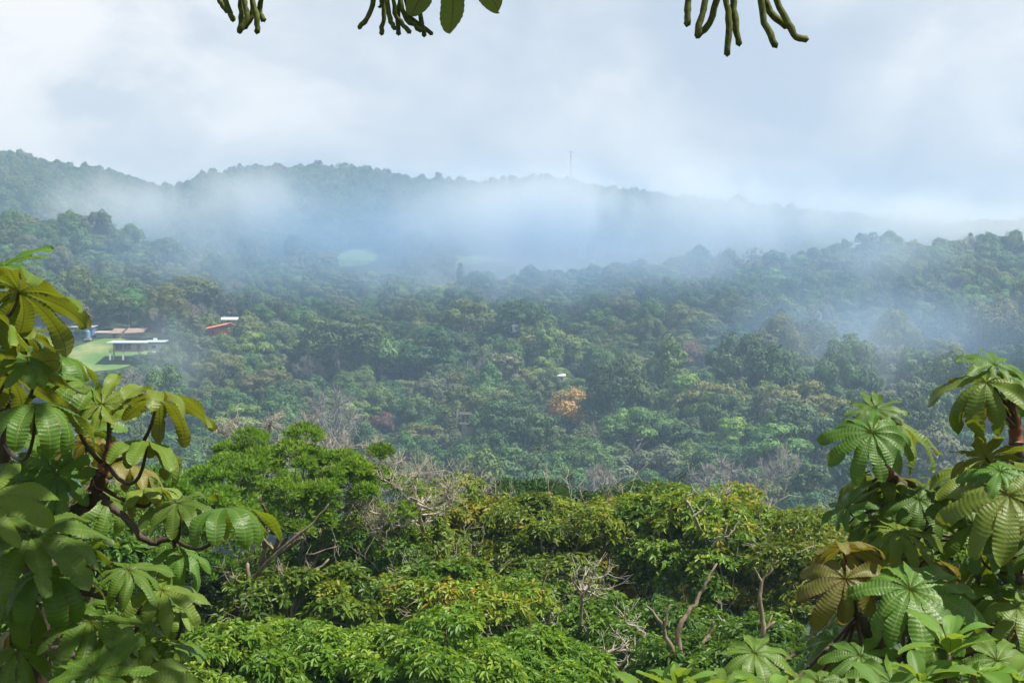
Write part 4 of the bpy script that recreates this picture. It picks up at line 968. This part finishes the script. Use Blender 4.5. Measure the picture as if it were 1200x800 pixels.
def palmate_tree(label, base_px, d, branches, leaves, fill, seed):
    rng = np.random.RandomState(seed)
    bx = (base_px - 600) / F * d; org = V3(bx, d, float(H(bx, d)) - 0.1)
    t = thing("palmate_tree", label, "tree", org)
    tips = []
    for i, (nm, pts, r0, r1, mat) in enumerate(branches):
        if pts[0] == "ground":
            px1, py1, d1 = pts[1]
            g0 = (base_px, 400 - org[2] / d * F, d); mid = ((base_px + px1) / 2 - 6, 400 - ((org[2] + at(px1, py1, d1)[2]) / 2) / d * F, (d + d1) / 2)
            pts = [g0, mid] + list(pts[1:])
        branch(t, org, pts, r0, r1, mat, nm, 10, seed + i)
        for p_ in pts[2 if len(pts) > 3 else -2:]: tips.append(at(*p_))
    tips = np.array(tips)
    for (px, py, dd, R, n, ax, key, att) in leaves:
        hub = at(px, py, dd); Rm = R / F * dd * (0.95 if base_px < 100 or key[0] == 'leaf_dry' else 1.06)
        a = at(*att) if att else tips[np.argmin(np.linalg.norm(tips - (hub - unit(n) * 0.3), axis=1))]
        put_leaf(t, org, hub, n, ax, Rm, key, a, rng)
    for (x0, y0, x1, y1, d0, d1, cnt, R0, R1) in fill:
        for _ in range(cnt):
            dd = rng.uniform(d0, d1); px, py = rng.uniform(x0, x1), rng.uniform(y0, y1)
            hub = at(px, py, dd); n = unit(rng.normal(0, 0.42, 3) + V3(0, -0.05, 0.9)); a_ = rng.uniform(0, 6.28)
            key = ("leaf_dry", rng.choice([2, 4, 6])) if rng.rand() < 0.06 else ("leaf_yellow", rng.choice([1, 2, 3, 4])) if rng.rand() < 0.22 else ("leaf", rng.choice([1, 2, 3, 3, 4, 4, 6]))
            a = tips[np.argmin(np.linalg.norm(tips - (hub - n * 0.3), axis=1))]
            if np.linalg.norm(a - hub) > 0.95: a = hub + unit(a - hub) * 0.95
            put_leaf(t, org, hub, n, (math.cos(a_), math.sin(a_), 0), rng.uniform(R0, R1) / F * dd, key, a, rng)
    return t

CB, PT, ST = MT["cbark"], MT["petiole"], MT["stipule"]
RT, LT, UP, DN, TO = (1, 0, 0), (-1, 0, 0), (0, 0, 1), (0, 0, -1), (0, -1, 0)
left_branches = [
    ("trunk", ["ground", (46, 830, 6.1), (44, 760, 6.0), (42, 700, 5.9), (36, 640, 5.85), (30, 600, 5.8)], .085, .030, CB),
    ("branch", [(30, 600, 5.8), (45, 601, 5.75), (75, 600, 5.7), (100, 592, 5.65), (114, 575, 5.62), (120, 553, 5.6)], .030, .024, CB),
    ("branch", [(40, 690, 5.9), (20, 690, 5.95), (-30, 640, 6.0), (-60, 540, 6.0), (-66, 450, 5.95), (-50, 380, 5.9), (-28, 345, 5.85)], .034, .022, CB),
    ("branch", [(42, 755, 6.0), (25, 772, 5.9), (5, 785, 5.8), (-30, 800, 5.7)], .038, .030, CB),
    ("branch", [(118, 580, 5.62), (140, 600, 5.55), (165, 628, 5.5), (185, 634, 5.5), (203, 630, 5.5)], .014, .013, CB),
    ("branch", [(36, 640, 5.85), (60, 660, 5.6), (100, 690, 5.4), (140, 700, 5.3), (165, 716, 5.25)], .024, .016, CB),
    ("branch", [(42, 740, 6.0), (75, 765, 5.7), (115, 790, 5.4), (130, 815, 5.2)], .026, .018, CB),
    ("bud", [(116, 570, 5.62), (122, 545, 5.6), (128, 520, 5.6), (131, 502, 5.6)], .026, .007, ST),
    ("branch", [(32, 615, 5.82), (10, 560, 5.75), (0, 500, 5.65), (5, 465, 5.6)], .026, .018, CB),
]
lf, ly, ld = "leaf", "leaf_yellow", "leaf_dry"
left_leaves = [
    (22, 343, 5.5, 106, V3(.10, .62, .72), RT, (ly, 2), (-28, 365, 5.85)),
    (6, 312, 5.6, 60, V3(-.35, -.35, .75), (.3, 0, 1), (lf, 1), (-28, 345, 5.85)),
    (-22, 372, 5.3, 95, V3(.3, .55, .75), (1, -.3, -.3), (ly, 3), None),
    (184, 466, 5.3, 92, V3(.06, .42, .9), (1, .2, 0), (ly, 3), (128, 540, 5.6)),
    (172, 519, 5.2, 82, V3(.12, .12, .98), (1, -.2, 0), (ly, 4), (126, 545, 5.6)),
    (10, 441, 5.2, 104, V3(.08, .6, .76), (1, .1, 0), (ly, 1), (0, 480, 5.65)),
    (42, 476, 5.0, 96, V3(.05, -.12, .98), (1, -.3, 0), (lf, 4), (5, 520, 5.65)),
    (120, 474, 5.5, 62, V3(-.15, -.62, .76), (.2, 0, 1), (ly, 0), (124, 540, 5.6)),
    (100, 452, 5.6, 80, V3(.5, .05, .8), (.3, -.5, 0), (lf, 4), (122, 545, 5.6)),
    (264, 597, 5.2, 88, V3(-.10, .10, .97), (1, -.3, 0), (lf, 4), (203, 630, 5.5)),
    (208, 590, 5.3, 62, V3(-.2, -.3, .92), (-.3, -1, 0), (lf, 2), (203, 630, 5.5)),
    (210, 648, 5.4, 60, V3(.1, -.4, .9), (.3, -1, 0), (lf, 4), (203, 630, 5.5)),
    (38, 628, 4.7, 112, V3(.12, -.45, .87), (1, -.2, -.2), (lf, 2), (40, 690, 5.2)),
    (-18, 585, 4.6, 92, V3(.05, -.62, .75), (1, 0, -.3), (ly, 1), (-30, 640, 5.2)),
    (150, 668, 5.0, 66, V3(.12, -.35, .93), (1, -.3, -.3), (lf, 3), (140, 700, 5.3)),
    (190, 692, 5.0, 72, V3(.10, -.28, .95), (1, -.2, -.3), (ly, 3), (165, 716, 5.25)),
    (54, 671, 4.8, 98, V3(.0, -.30, .95), (1, -.4, -.3), (lf, 4), (60, 720, 5.4)),
    (106, 730, 4.8, 102, V3(.10, -.20, .97), (1, -.4, 0), (lf, 3), (75, 765, 5.5)),
    (14, 700, 4.9, 92, V3(.05, -.10, .98), (1, -.4, 0), (lf, 4), (25, 760, 5.6)),
    (112, 790, 4.6, 80, V3(-.1, -.6, .8), (.2, -.2, 1), (lf, 0), (115, 800, 5.0)),
    (165, 792, 4.7, 74, V3(.2, -.5, .85), (1, 0, .3), (ly, 1), (130, 815, 5.2)),
    (30, 560, 5.6, 72, V3(-.1, -.75, .55), (0, 0, -1), (lf, 1), (10, 545, 5.75)),
    (66, 556, 5.6, 64, V3(.1, -.78, .5), (0, 0, -1), (lf, 0), (75, 548, 5.7)),
    (72, 420, 5.7, 66, V3(.2, -.1, .95), (1, -.2, -.3), (lf, 4), (5, 480, 5.65)),
    (30, 395, 5.8, 70, V3(-.2, .3, .9), (1, 0, -.3), (ly, 4), None),
    (34, 425, 5.1, 46, V3(.05, -.7, .7), (.3, 0, -1), (lf, 0), (5, 470, 5.6)),
    (150, 545, 5.7, 66, V3(.2, .1, .95), (.6, .3, -.3), (ld, 4), (122, 560, 5.62)),
    (176, 575, 5.6, 70, V3(-.1, .25, .95), (1, 0, -.3), (ly, 4), (118, 570, 5.62)),
    (100, 520, 5.9, 60, V3(-.3, .3, .85), (-1, 0, 0), (ld, 2), (118, 560, 5.62)),
    (8, 640, 5.2, 74, V3(-.2, -.4, .9), (-.5, -1, 0), (lf, 2), None),
    (20, 765, 4.8, 84, V3(0, -.4, .9), (.6, -1, 0), (lf, 4), None),
]
palmate_tree("nearest dark-limbed tree of huge palmate leaves filling the left edge", 52, 6.4, left_branches, left_leaves,
             [(-60, 330, 40, 520, 5.8, 6.6, 8, 55, 78), (-60, 480, 130, 760, 5.9, 6.9, 17, 52, 78), (20, 700, 190, 830, 5.2, 6.4, 12, 52, 72), (150, 690, 215, 790, 5.3, 5.9, 5, 44, 60)], 7)

mid_branches = [
    ("trunk", ["ground", (1075, 830, 7.1), (1058, 785, 7.0), (1040, 768, 6.9), (1018, 742, 6.8), (1004, 722, 6.7)], .075, .026, CB),
    ("branch", [(1075, 830, 7.1), (1130, 760, 7.3), (1150, 690, 7.4), (1140, 632, 7.4), (1115, 604, 7.3), (1080, 582, 7.2), (1050, 563, 7.1), (1036, 548, 7.0)], .05, .026, CB),
    ("bud", [(1040, 556, 7.0), (1032, 545, 6.98), (1026, 528, 6.95), (1022, 512, 6.93)], .034, .020, ST),
    ("branch", [(1058, 785, 7.0), (1070, 745, 6.9), (1078, 722, 6.8)], .022, .016, CB),
]
mid_leaves = [
    (1022, 507, 6.7, 66, V3(-.12, -.72, .68), (-.4, 0, -1), (lf, 6), (1028, 535, 6.95)),
    (1050, 497, 6.95, 74, V3(.35, -.30, .88), (1, -.2, -.3), (ly, 3), (1030, 540, 6.98)),
    (1026, 480, 7.0, 40, V3(-.1, -.5, .85), (0, .2, 1), (lf, 0), (1026, 525, 6.95)),
    (1040, 566, 7.2, 56, V3(.0, .45, .9), (-.5, -.5, -.3), (ly, 4), (1046, 560, 7.05)),
    (1010, 560, 7.2, 46, V3(-.2, .5, .85), (-1, 0, -.3), (ly, 4), (1038, 552, 7.0)),
    (994, 594, 6.9, 44, V3(-.6, -.3, .7), (-.2, 0, 1), (lf, 1), (1036, 590, 7.0)),
    (1076, 585, 7.0, 52, V3(-.1, -.6, .8), (-.2, 0, -1), (lf, 2), (1080, 590, 7.2)),
    (1104, 572, 7.1, 50, V3(.2, -.5, .85), (.5, 0, -1), (lf, 3), (1085, 586, 7.2)),
    (1052, 624, 6.8, 66, V3(.10, -.32, .93), (1, .2, 0), (ly, 2), (1100, 600, 7.25)),
    (1024, 612, 7.1, 48, V3(-.1, -.1, .95), (-1, 0, 0), (lf, 4), None),
    (987, 642, 6.5, 68, V3(-.02, .50, .86), (1, .3, 0), (ld, 2), (1004, 722, 6.7)),
    (991, 678, 6.3, 78, V3(-.02, -.80, .58), (0, 0, -1), (ld, 4), (1006, 725, 6.7)),
    (1066, 690, 6.2, 96, V3(.02, -.56, .82), (1, -.3, -.4), (lf, 6), (1062, 760, 6.9)),
    (1086, 655, 6.9, 66, V3(.25, .18, .92), (1, -.2, -.2), (ld, 6), (1080, 715, 6.8)),
    (884, 765, 6.0, 56, V3(.10, -.50, .85), (.2, 0, -1), (lf, 2), (935, 764, 6.3)),
    (960, 800, 6.0, 62, V3(-.1, -.45, .88), (-.6, -.5, -.3), (lf, 3), None),
    (1008, 768, 6.1, 60, V3(0, -.5, .86), (.3, -.3, -1), (lf, 1), (1040, 790, 6.9)),
    (930, 812, 5.9, 60, V3(.15, -.4, .9), (.6, -.5, 0), (ly, 0), None),
    (1045, 800, 5.9, 66, V3(.1, -.5, .85), (.5, -.5, .2), (lf, 5), None),
    (850, 806, 5.7, 50, V3(-.1, -.55, .82), (-1, 0, .1), (ly, 1), None),
]
MB_R = palmate_tree("palmate-leaved tree with the full round sunlit crown and brown drying leaves below it", 1078, 7.3, mid_branches, mid_leaves,
             [(1000, 570, 1110, 640, 7.2, 7.9, 7, 44, 60), (960, 690, 1110, 800, 6.8, 7.6, 13, 46, 66)], 17)
right_branches = [
    ("trunk", ["ground", (1222, 830, 6.9), (1226, 740, 6.8), (1216, 660, 6.75), (1202, 590, 6.7), (1195, 548, 6.7), (1191, 515, 6.68)], .07, .028, CB),
    ("bud", [(1191, 520, 6.68), (1190, 490, 6.66), (1186, 465, 6.64), (1182, 448, 6.62)], .034, .012, ST),
    ("branch", [(1202, 590, 6.7), (1225, 590, 6.6), (1238, 575, 6.5), (1236, 560, 6.4)], .024, .018, CB),
    ("branch", [(1220, 690, 6.8), (1196, 682, 6.6), (1190, 668, 6.5)], .024, .018, CB),
    ("branch", [(1224, 800, 6.9), (1190, 815, 6.5), (1170, 812, 6.2)], .022, .016, CB),
]
right_leaves = [
    (1156, 449, 6.4, 82, V3(-.28, -.42, .86), (-1, 0, -.5), (ly, 4), (1190, 500, 6.66)),
    (1166, 428, 6.5, 50, V3(.1, -.45, .88), (.1, .2, 1), (lf, 1), (1188, 480, 6.65)),
    (1190, 440, 6.5, 70, V3(.3, -.3, .9), (1, 0, 0), (lf, 3), (1190, 490, 6.66)),
    (1172, 470, 6.7, 56, V3(0, .4, .9), (-.3, -.4, -1), (ld, 2), (1190, 505, 6.67)),
    (1156, 537, 6.5, 52, V3(-.05, .72, .68), (-.4, 0, 1), (ly, 1), (1191, 535, 6.69)),
    (1182, 580, 6.2, 92, V3(-.16, -.66, .73), (-.3, 0, -1), (ly, 2), (1200, 590, 6.7)),
    (1172, 552, 6.3, 50, V3(-.1, -.5, .85), (-.7, 0, -.2), (lf, 3), (1196, 555, 6.7)),
    (1212, 556, 6.3, 72, V3(.1, -.4, .9), (.6, 0, -.4), (ly, 3), (1230, 565, 6.4)),
    (1150, 654, 6.6, 60, V3(.02, .45, .9), (1, -.4, -.4), (lf, 4), (1190, 672, 6.5)),
    (1158, 700, 6.6, 54, V3(-.2, -.6, .8), (-.2, 0, -1), (lf, 1), None),
    (1192, 712, 6.3, 64, V3(.1, -.5, .85), (.3, 0, -1), (ly, 4), None),
    (1168, 774, 5.8, 62, V3(.1, -.62, .78), (.8, -.2, -.4), (lf, 2), (1175, 805, 6.2)),
    (1215, 640, 6.5, 60, V3(.2, -.4, .9), (0, -.3, -1), (lf, 3), None),
    (1200, 800, 5.8, 70, V3(-.1, -.5, .85), (-.4, 0, .2), (lf, 1), None),
]
palmate_tree("palmate-leaved tree with a thick brown bud stem and drooping leaves at the right edge", 1222, 6.9, right_branches, right_leaves,
             [(1120, 540, 1240, 700, 6.9, 7.5, 9, 46, 66), (1120, 690, 1240, 820, 6.5, 7.2, 9, 46, 64)], 27)

# broad simple-leaved shrub in the lower right corner and by the snag
def simple_leaf(seed, droop):
    rng = np.random.RandomState(seed); b = MB(); nu, nv = 22, 7
    u = np.linspace(0, 1, nu); v = np.linspace(-1, 1, nv); U, V = np.meshgrid(u, v, indexing='ij')
    w = 0.21 * np.sin(np.clip(u, 0.02, 1) ** 1.35 * math.pi * 0.985) ** 0.85 + 0.008
    phi = 0.15 - droop * u ** 1.3; ds = 1 / (nu - 1)
    r_ = np.concatenate([[0], np.cumsum(np.cos(phi[1:]) * ds)]); z_ = np.concatenate([[0], np.cumsum(np.sin(phi[1:]) * ds)])
    hgt = 0.35 * np.abs(V) * w[:, None] + 0.008 * np.cos(2 * math.pi * 11 * (U - 0.12 * np.abs(V))) * np.abs(V) + 0.02 * np.sin(U * 9 + V) * np.abs(V) ** 2
    X = r_[:, None] - hgt * np.sin(phi)[:, None]; Z = z_[:, None] + hgt * np.cos(phi)[:, None]
    i = np.arange(nu - 1)[:, None] * nv; j = np.arange(nv - 1)[None, :]
    b.add(np.stack([X, V * w[:, None], Z], -1).reshape(-1, 3), np.stack([i + j, i + nv + j, i + nv + j + 1, i + j + 1], -1).reshape(-1, 4), 0.5, np.c_[U.ravel(), V.ravel() * .5 + .5])
    return b
MT["shrub_leaf"] = cecropia_mat("shrub_leaf", (0.085, 0.20, 0.025), (0.12, 0.25, 0.035), (0.16, 0.23, 0.05), (0.26, 0.38, 0.03), tf=0.4)
SLEAF = [simple_leaf(s, dr).mesh("blade", MT["shrub_leaf"], True) for s, dr in ((1, .4), (2, .8), (3, 1.1), (4, 0.1))]
def shrub(label, base_px, d, heads, seed, Lpx):
    rng = np.random.RandomState(seed)
    bx = (base_px - 600) / F * d; org = V3(bx, d, float(H(bx, d)) - 0.1)
    t = thing("broadleaf_shrub", label, "shrub", org)
    for hi, (px, py, dd, n) in enumerate(heads):
        hub = at(px, py, dd)
        st = wiggle(bez((0, 0, 0), ((hub - org) * V3(.25, .25, .6)), hub - org, 12), rng, .02)
        obj("stem", MB().tube(st, np.linspace(.022, .009, 12), 7).mesh("stem", MT["tan_bark"], True), t)
        for k in range(n):
            a = k * 2.4 + rng.uniform(-.3, .3); el = rng.uniform(-0.1, 0.95) if k < n - 2 else 1.2
            x = V3(math.cos(a) * math.cos(el), math.sin(a) * math.cos(el), math.sin(el)); z = unit(V3(0, 0, 1) - x * x[2] + 1e-3 * V3(1, 0, 0)); y = np.cross(z, x)
            R = Lpx / F * dd * rng.uniform(0.65, 1.1) * (0.6 if el > 1 else 1)
            o = bpy.data.objects.new("leaf", SLEAF[rng.randint(4)]); COL.objects.link(o); o.parent = t
            p_ = hub - org - V3(0, 0, 0.012 * k * 0.6) + x * 0.012
            o.matrix_local = Matrix(((x[0], y[0], z[0], p_[0]), (x[1], y[1], z[1], p_[1]), (x[2], y[2], z[2], p_[2]), (0, 0, 0, 1))) @ Matrix.Diagonal((R, R, R, 1))
    return t
shrub("bright green shrub with long pointed simple leaves under the big sunlit palmate leaf", 1115, 5.4, [(1113, 752, 5.2, 11), (1080, 792, 5.0, 9), (1140, 786, 5.1, 10), (1180, 800, 5.1, 8), (1040, 815, 5.1, 8)], 3, 66)
shrub("bright green shrub with broad simple leaves at the foot of the forked snag", 795, 5.6, [(795, 800, 5.2, 8), (830, 815, 5.2, 7), (765, 818, 5.2, 7), (905, 815, 5.2, 7)], 4, 58)

# ---------------------------------------------------------------- tree overhead: only hanging catkins and leaf tips come into view
rng = np.random.RandomState(9)
OD = 3.5
bx, by = 2.6, -0.5; org = V3(bx, by, float(H(bx, by)) - 0.1)
t = thing("palmate_tree", "tree overhead whose finger-like green catkins hang from the top of the view", "tree", org)
obj("trunk", MB().tube(wiggle(bez((0, 0, 0), (0.3, 0, 4.0), (-0.1, 0, 7.4), 12), rng, .02), np.linspace(.13, .06, 12), 10).mesh("trunk", CB, True), t)
top = org + V3(-0.1, 0, 7.4)
main = bez(V3(bx + .05, by, org[2] + 7.0), V3(2.1, 4.0, 2.5), V3(-1.15, 3.6, 1.45), 20)
obj("branch", MB().tube(wiggle(main - org, rng, .008), np.linspace(.045, .016, 20), 9).mesh("branch", CB, True), t)
def catkin(pts, r=0.0085):
    P = np.array([at(px, py, OD + dd) for (px, py, dd) in pts]) - org
    n = 14; tt = np.linspace(0, len(P) - 1, n); Q = np.c_[[np.interp(tt, np.arange(len(P)), P[:, k]) for k in range(3)]].T
    Q[1:-1] = (Q[:-2] + 2 * Q[1:-1] + Q[2:]) / 4
    obj("catkin", MB().tube(wiggle(Q, rng, .0012), r * (1 + .07 * rng.normal(0, 1, n)), 8).mesh("catkin", MT["catkin"], True), t)
HUBS = {}
def cat_cluster(hx, hy, dd, fingers, r):
    hub = at(hx, hy, OD + dd); j = np.argmin(np.linalg.norm(main - hub - V3(0, 0, .15), axis=1))
    P = bez(main[j], hub + V3(0, 0, .1), hub, 8)
    obj("stalk", MB().tube(P - org, np.linspace(.009, .007, 8), 7).mesh("stalk", MT["petiole"], True), t)
    for f in fingers: catkin([(hx + rng.uniform(-5, 5), hy, dd)] + [(x, y, dd + z) for (x, y, z) in f], r)
cat_cluster(280, -60, 0, [[(262, -5, 0), (268, 12, 0), (273, 24, 0)], [(281, -10, .02), (283, 20, .02), (281, 38, .02)], [(286, 0, -.02), (290, 20, -.02), (283, 35, -.02)], [(294, -6, 0), (301, 20, 0), (301, 38, 0)], [(306, -8, 0), (304, 12, .03), (309, 24, .03)], [(262, -12, .05), (256, 0, .05), (267, 14, .05)], [(296, -5, .04), (297, 15, .04), (287, 33, .04)]], .0070)
cat_cluster(462, -70, 0, [[(440, -10, 0), (434, 16, 0), (421, 33, 0)], [(450, -5, .02), (450, 22, .02), (447, 40, .02)], [(459, -10, -.02), (464, 20, -.02), (480, 38, -.02)], [(468, -5, 0), (474, 22, 0), (494, 36, 0)], [(489, -12, .02), (493, 20, .02), (497, 42, .02)], [(476, -10, .04), (478, 20, .04), (506, 40, .04)], [(452, -10, -.04), (456, 22, -.04), (463, 34, -.04)], [(446, -10, .04), (449, 5, .04), (445, 8, .04)], [(470, -8, .05), (466, 20, .05), (467, 40, .05)]], .0062)
cat_cluster(845, -70, .05, [[(806, -10, 0), (806, 10, 0), (805, 29, 0)], [(829, -10, 0), (824, 15, 0), (817, 43, 0)], [(843, -12, .02), (834, 25, .02), (817, 43, .02)], [(850, -10, 0), (855, 28, 0), (852, 64, 0)], [(859, -10, .02), (861, 25, .02), (866, 52, .02)]], .0088)
cat_cluster(898, -60, -.05, [[(890, -10, 0), (895, 25, 0), (909, 54, 0)], [(892, -5, .03), (905, 18, .03), (922, 32, .03)], [(905, -12, 0), (922, 25, 0), (932, 44, 0), (945, 46, 0)]], .0088)
def over_leaf(px, py, dd, R, n, ax, key):
    hub = at(px, py, OD + dd); j = np.argmin(np.linalg.norm(main - hub, axis=1))
    put_leaf(t, org, hub, n, ax, R / F * (OD + dd), key, main[j], rng, .005)
over_leaf(524, -72, -.1, 112, V3(.05, .80, .60), (0.1, 0, -1), (lf, 6))
over_leaf(285, -110, .3, 128, V3(-.1, .55, .8), (-.3, 0, -1), (lf, 1))
over_leaf(465, -150, .3, 140, V3(0, .4, .9), (-.6, 0, -.6), (lf, 2))
over_leaf(100, -200, .2, 150, V3(-.2, .2, .95), (-1, 0, 0), (lf, 2))
over_leaf(-60, -240, .4, 150, V3(-.1, -.2, .95), (-1, .3, 0), (lf, 4))
over_leaf(320, -260, -.3, 150, V3(0, -.3, .95), (0, -1, 0), (lf, 3))
over_leaf(640, -230, -.2, 150, V3(.2, -.2, .95), (1, -.3, 0), (lf, 1))
over_leaf(780, -220, .3, 150, V3(0, .2, .95), (.3, 1, 0), (lf, 2))

sec = bez(V3(bx, by, org[2] + 7.3), V3(1.3, 5.0, 3.2), V3(-1.9, 4.9, 2.15), 16)  # extra branch out of view; its leaves are added to shade the left tree
obj("branch", MB().tube(wiggle(sec - org, rng, .01), np.linspace(.045, .018, 16), 9).mesh("branch", CB, True), t)
for k in range(22):
    a = rng.uniform(0, 6.28); j = rng.randint(7, 16); hub = sec[j] + V3(rng.uniform(-.55, .35), rng.uniform(-.6, .6), rng.uniform(.1, .5))
    hub[2] = max(hub[2], 0.245 * hub[1] + 0.5)
    put_leaf(t, org, hub, unit(rng.normal(0, .25, 3) + V3(0, 0, 1)), (math.cos(a), math.sin(a), 0), rng.uniform(.3, .4), (lf, rng.choice([0, 1, 2, 5])), sec[j], rng, .005)
# ---------------------------------------------------------------- mist banks and the haze in the air
def mist_mat(name, dens, scale, thr, con=5.0, col=(0.86, 0.93, 1.0), stretch=(1.15, 1, 0.85)):
    m, t_, N, K = mat_new(name)
    o = N("ShaderNodeOutputMaterial"); pv = N("ShaderNodeVolumePrincipled"); pv.inputs["Color"].default_value = (*col, 1); pv.inputs["Anisotropy"].default_value = 0.2
    tcn = N("ShaderNodeTexCoord"); geo = N("ShaderNodeNewGeometry")
    ln = N("ShaderNodeVectorMath"); ln.operation = 'LENGTH'; K(tcn.outputs["Object"], ln.inputs[0])
    fall = N("ShaderNodeMapRange"); fall.interpolation_type = 'SMOOTHSTEP'; fall.inputs[1].default_value = 0.98; fall.inputs[2].default_value = 0.1; fall.inputs[3].default_value = 0; fall.inputs[4].default_value = 1
    K(ln.outputs["Value"], fall.inputs[0])
    mpn = N("ShaderNodeMapping"); mpn.inputs["Scale"].default_value = stretch; mpn.inputs["Rotation"].default_value = (0, -0.55, 0)
    nz = N("ShaderNodeTexNoise"); nz.inputs["Scale"].default_value = scale; nz.inputs["Detail"].default_value = 6; nz.inputs["Roughness"].default_value = 0.66; nz.inputs["Distortion"].default_value = 0.15
    K(geo.outputs["Position"], mpn.inputs[0]); K(mpn.outputs[0], nz.inputs["Vector"])
    # noise eats into the bank from its rim
    sb = N("ShaderNodeMath"); sb.operation = 'MULTIPLY_ADD'; sb.inputs[1].default_value = 0.75; sb.inputs[2].default_value = -thr
    sm = N("ShaderNodeMath"); sm.operation = 'ADD'
    K(fall.outputs[0], sb.inputs[0]); 
    n2 = N("ShaderNodeMath"); n2.operation = 'MULTIPLY_ADD'; n2.inputs[1].default_value = con; n2.inputs[2].default_value = -con / 2
    K(nz.outputs["Fac"], n2.inputs[0]); K(sb.outputs[0], sm.inputs[0]); K(n2.outputs[0], sm.inputs[1])
    cl = N("ShaderNodeMath"); cl.operation = 'MAXIMUM'; cl.inputs[1].default_value = 0; K(sm.outputs[0], cl.inputs[0])
    mi = N("ShaderNodeMath"); mi.operation = 'MINIMUM'; mi.inputs[1].default_value = 1.2; K(cl.outputs[0], mi.inputs[0])
    f2 = N("ShaderNodeMath"); f2.operation = 'POWER'; f2.inputs[1].default_value = 1.7; K(fall.outputs[0], f2.inputs[0])
    mu = N("ShaderNodeMath"); mu.operation = 'MULTIPLY'; K(mi.outputs[0], mu.inputs[0]); K(f2.outputs[0], mu.inputs[1])
    md_ = N("ShaderNodeMath"); md_.operation = 'MULTIPLY'; md_.inputs[1].default_value = dens; K(mu.outputs[0], md_.inputs[0])
    K(md_.outputs[0], pv.inputs["Density"]); K(pv.outputs[0], o.inputs["Volume"])
    return m
def ell(name):
    b = MB(); n, k = 12, 20
    th = np.linspace(0.02, math.pi - 0.02, n); ph = np.linspace(0, 2 * math.pi, k, endpoint=False)
    T, P = np.meshgrid(th, ph, indexing='ij'); V = np.stack([np.sin(T) * np.cos(P), np.sin(T) * np.sin(P), np.cos(T)], -1).reshape(-1, 3)
    i = np.arange(n - 1)[:, None] * k; j = np.arange(k)[None, :]; j2 = (j + 1) % k
    q = np.stack([i + j, i + k + j, i + k + j2, i + j2], -1).reshape(-1, 4)
    V = np.vstack([V, [[0, 0, 1], [0, 0, -1]]]); nvt = n * k
    caps = [[a, a + 1, (a + 2) % k, nvt] for a in range(0, k, 2)] + [[(n - 1) * k + (a + 2) % k, (n - 1) * k + a + 1, (n - 1) * k + a, nvt + 1] for a in range(0, k, 2)]
    b.add(V, np.vstack([q, caps])); return b.mesh(name, None) if False else b
MIST = {"thick": mist_mat("mist_thick", 0.038, 0.0125, 0.0, 5.5), "thin": mist_mat("mist_thin", 0.024, 0.016, 0.03, 5.5), "wisp": mist_mat("mist_wisp", 0.0125, 0.022, 0.08, 5.0, (0.72, 0.86, 1.0)), "veil": mist_mat("mist_veil", 0.011, 0.006, -0.4, 2.0, (0.50, 0.72, 1.0)), "blue": mist_mat("mist_blue", 0.0155, 0.009, -0.3, 3.0, (0.44, 0.67, 1.0))}
MM = {k: ell("mist").mesh("mist", m_) for k, m_ in MIST.items()}
#        px,  py,   d,  half w, half h (photo px), depth m, kind
BANKS = [(600, 292, 650, 1050, 130, 60, "blue"), (1040, 400, 560, 380, 150, 50, "blue"), (600, 255, 930, 1200, 140, 60, "veil"),
         (820, 255, 870, 300, 105, 75, "thick"), (640, 244, 880, 230, 95, 70, "thick"), (560, 262, 850, 170, 95, 50, "thin"), (1040, 258, 880, 260, 72, 75, "thick"), (1200, 268, 850, 200, 60, 60, "thin"),
         (150, 250, 860, 200, 90, 60, "thin"), (290, 240, 880, 160, 80, 60, "thin"), (640, 315, 790, 280, 80, 45, "thin"), (240, 325, 690, 150, 100, 45, "wisp"),
         (1010, 400, 500, 190, 110, 50, "wisp"), (1120, 370, 540, 150, 90, 50, "wisp"), (205, 415, 495, 110, 90, 36, "wisp"), (900, 322, 735, 280, 80, 40, "wisp"), (1040, 300, 680, 260, 70, 40, "wisp"), (780, 310, 690, 200, 70, 40, "wisp"), (520, 340, 700, 280, 80, 40, "wisp")]
for (px, py, d, hw, hh, dep, kd) in BANKS:
    o = obj("mist", MM[kd], None, at(px, py, d)); o.scale = (hw / F * d, dep, hh / F * d); tag(o, kind="stuff", group="mist banks over the forest")
m, t_, N, K = mat_new("haze_air")
o = N("ShaderNodeOutputMaterial"); pv = N("ShaderNodeVolumePrincipled"); pv.inputs["Color"].default_value = (0.50, 0.72, 1.0, 1); pv.inputs["Density"].default_value = 0.00039; pv.inputs["Anisotropy"].default_value = 0.2
K(pv.outputs[0], o.inputs["Volume"])
b = MB(); zlo = float(GZ.min()) - 1.0; zhi = max(float(GZ.max()) + 24, at(0, 177, 1495)[2] + 4)
b.box((0, 1800, (zlo + zhi) / 2), (3300, 2500, (zhi - zlo) / 2))
tag(obj("haze", b.mesh("haze", m)), kind="stuff")
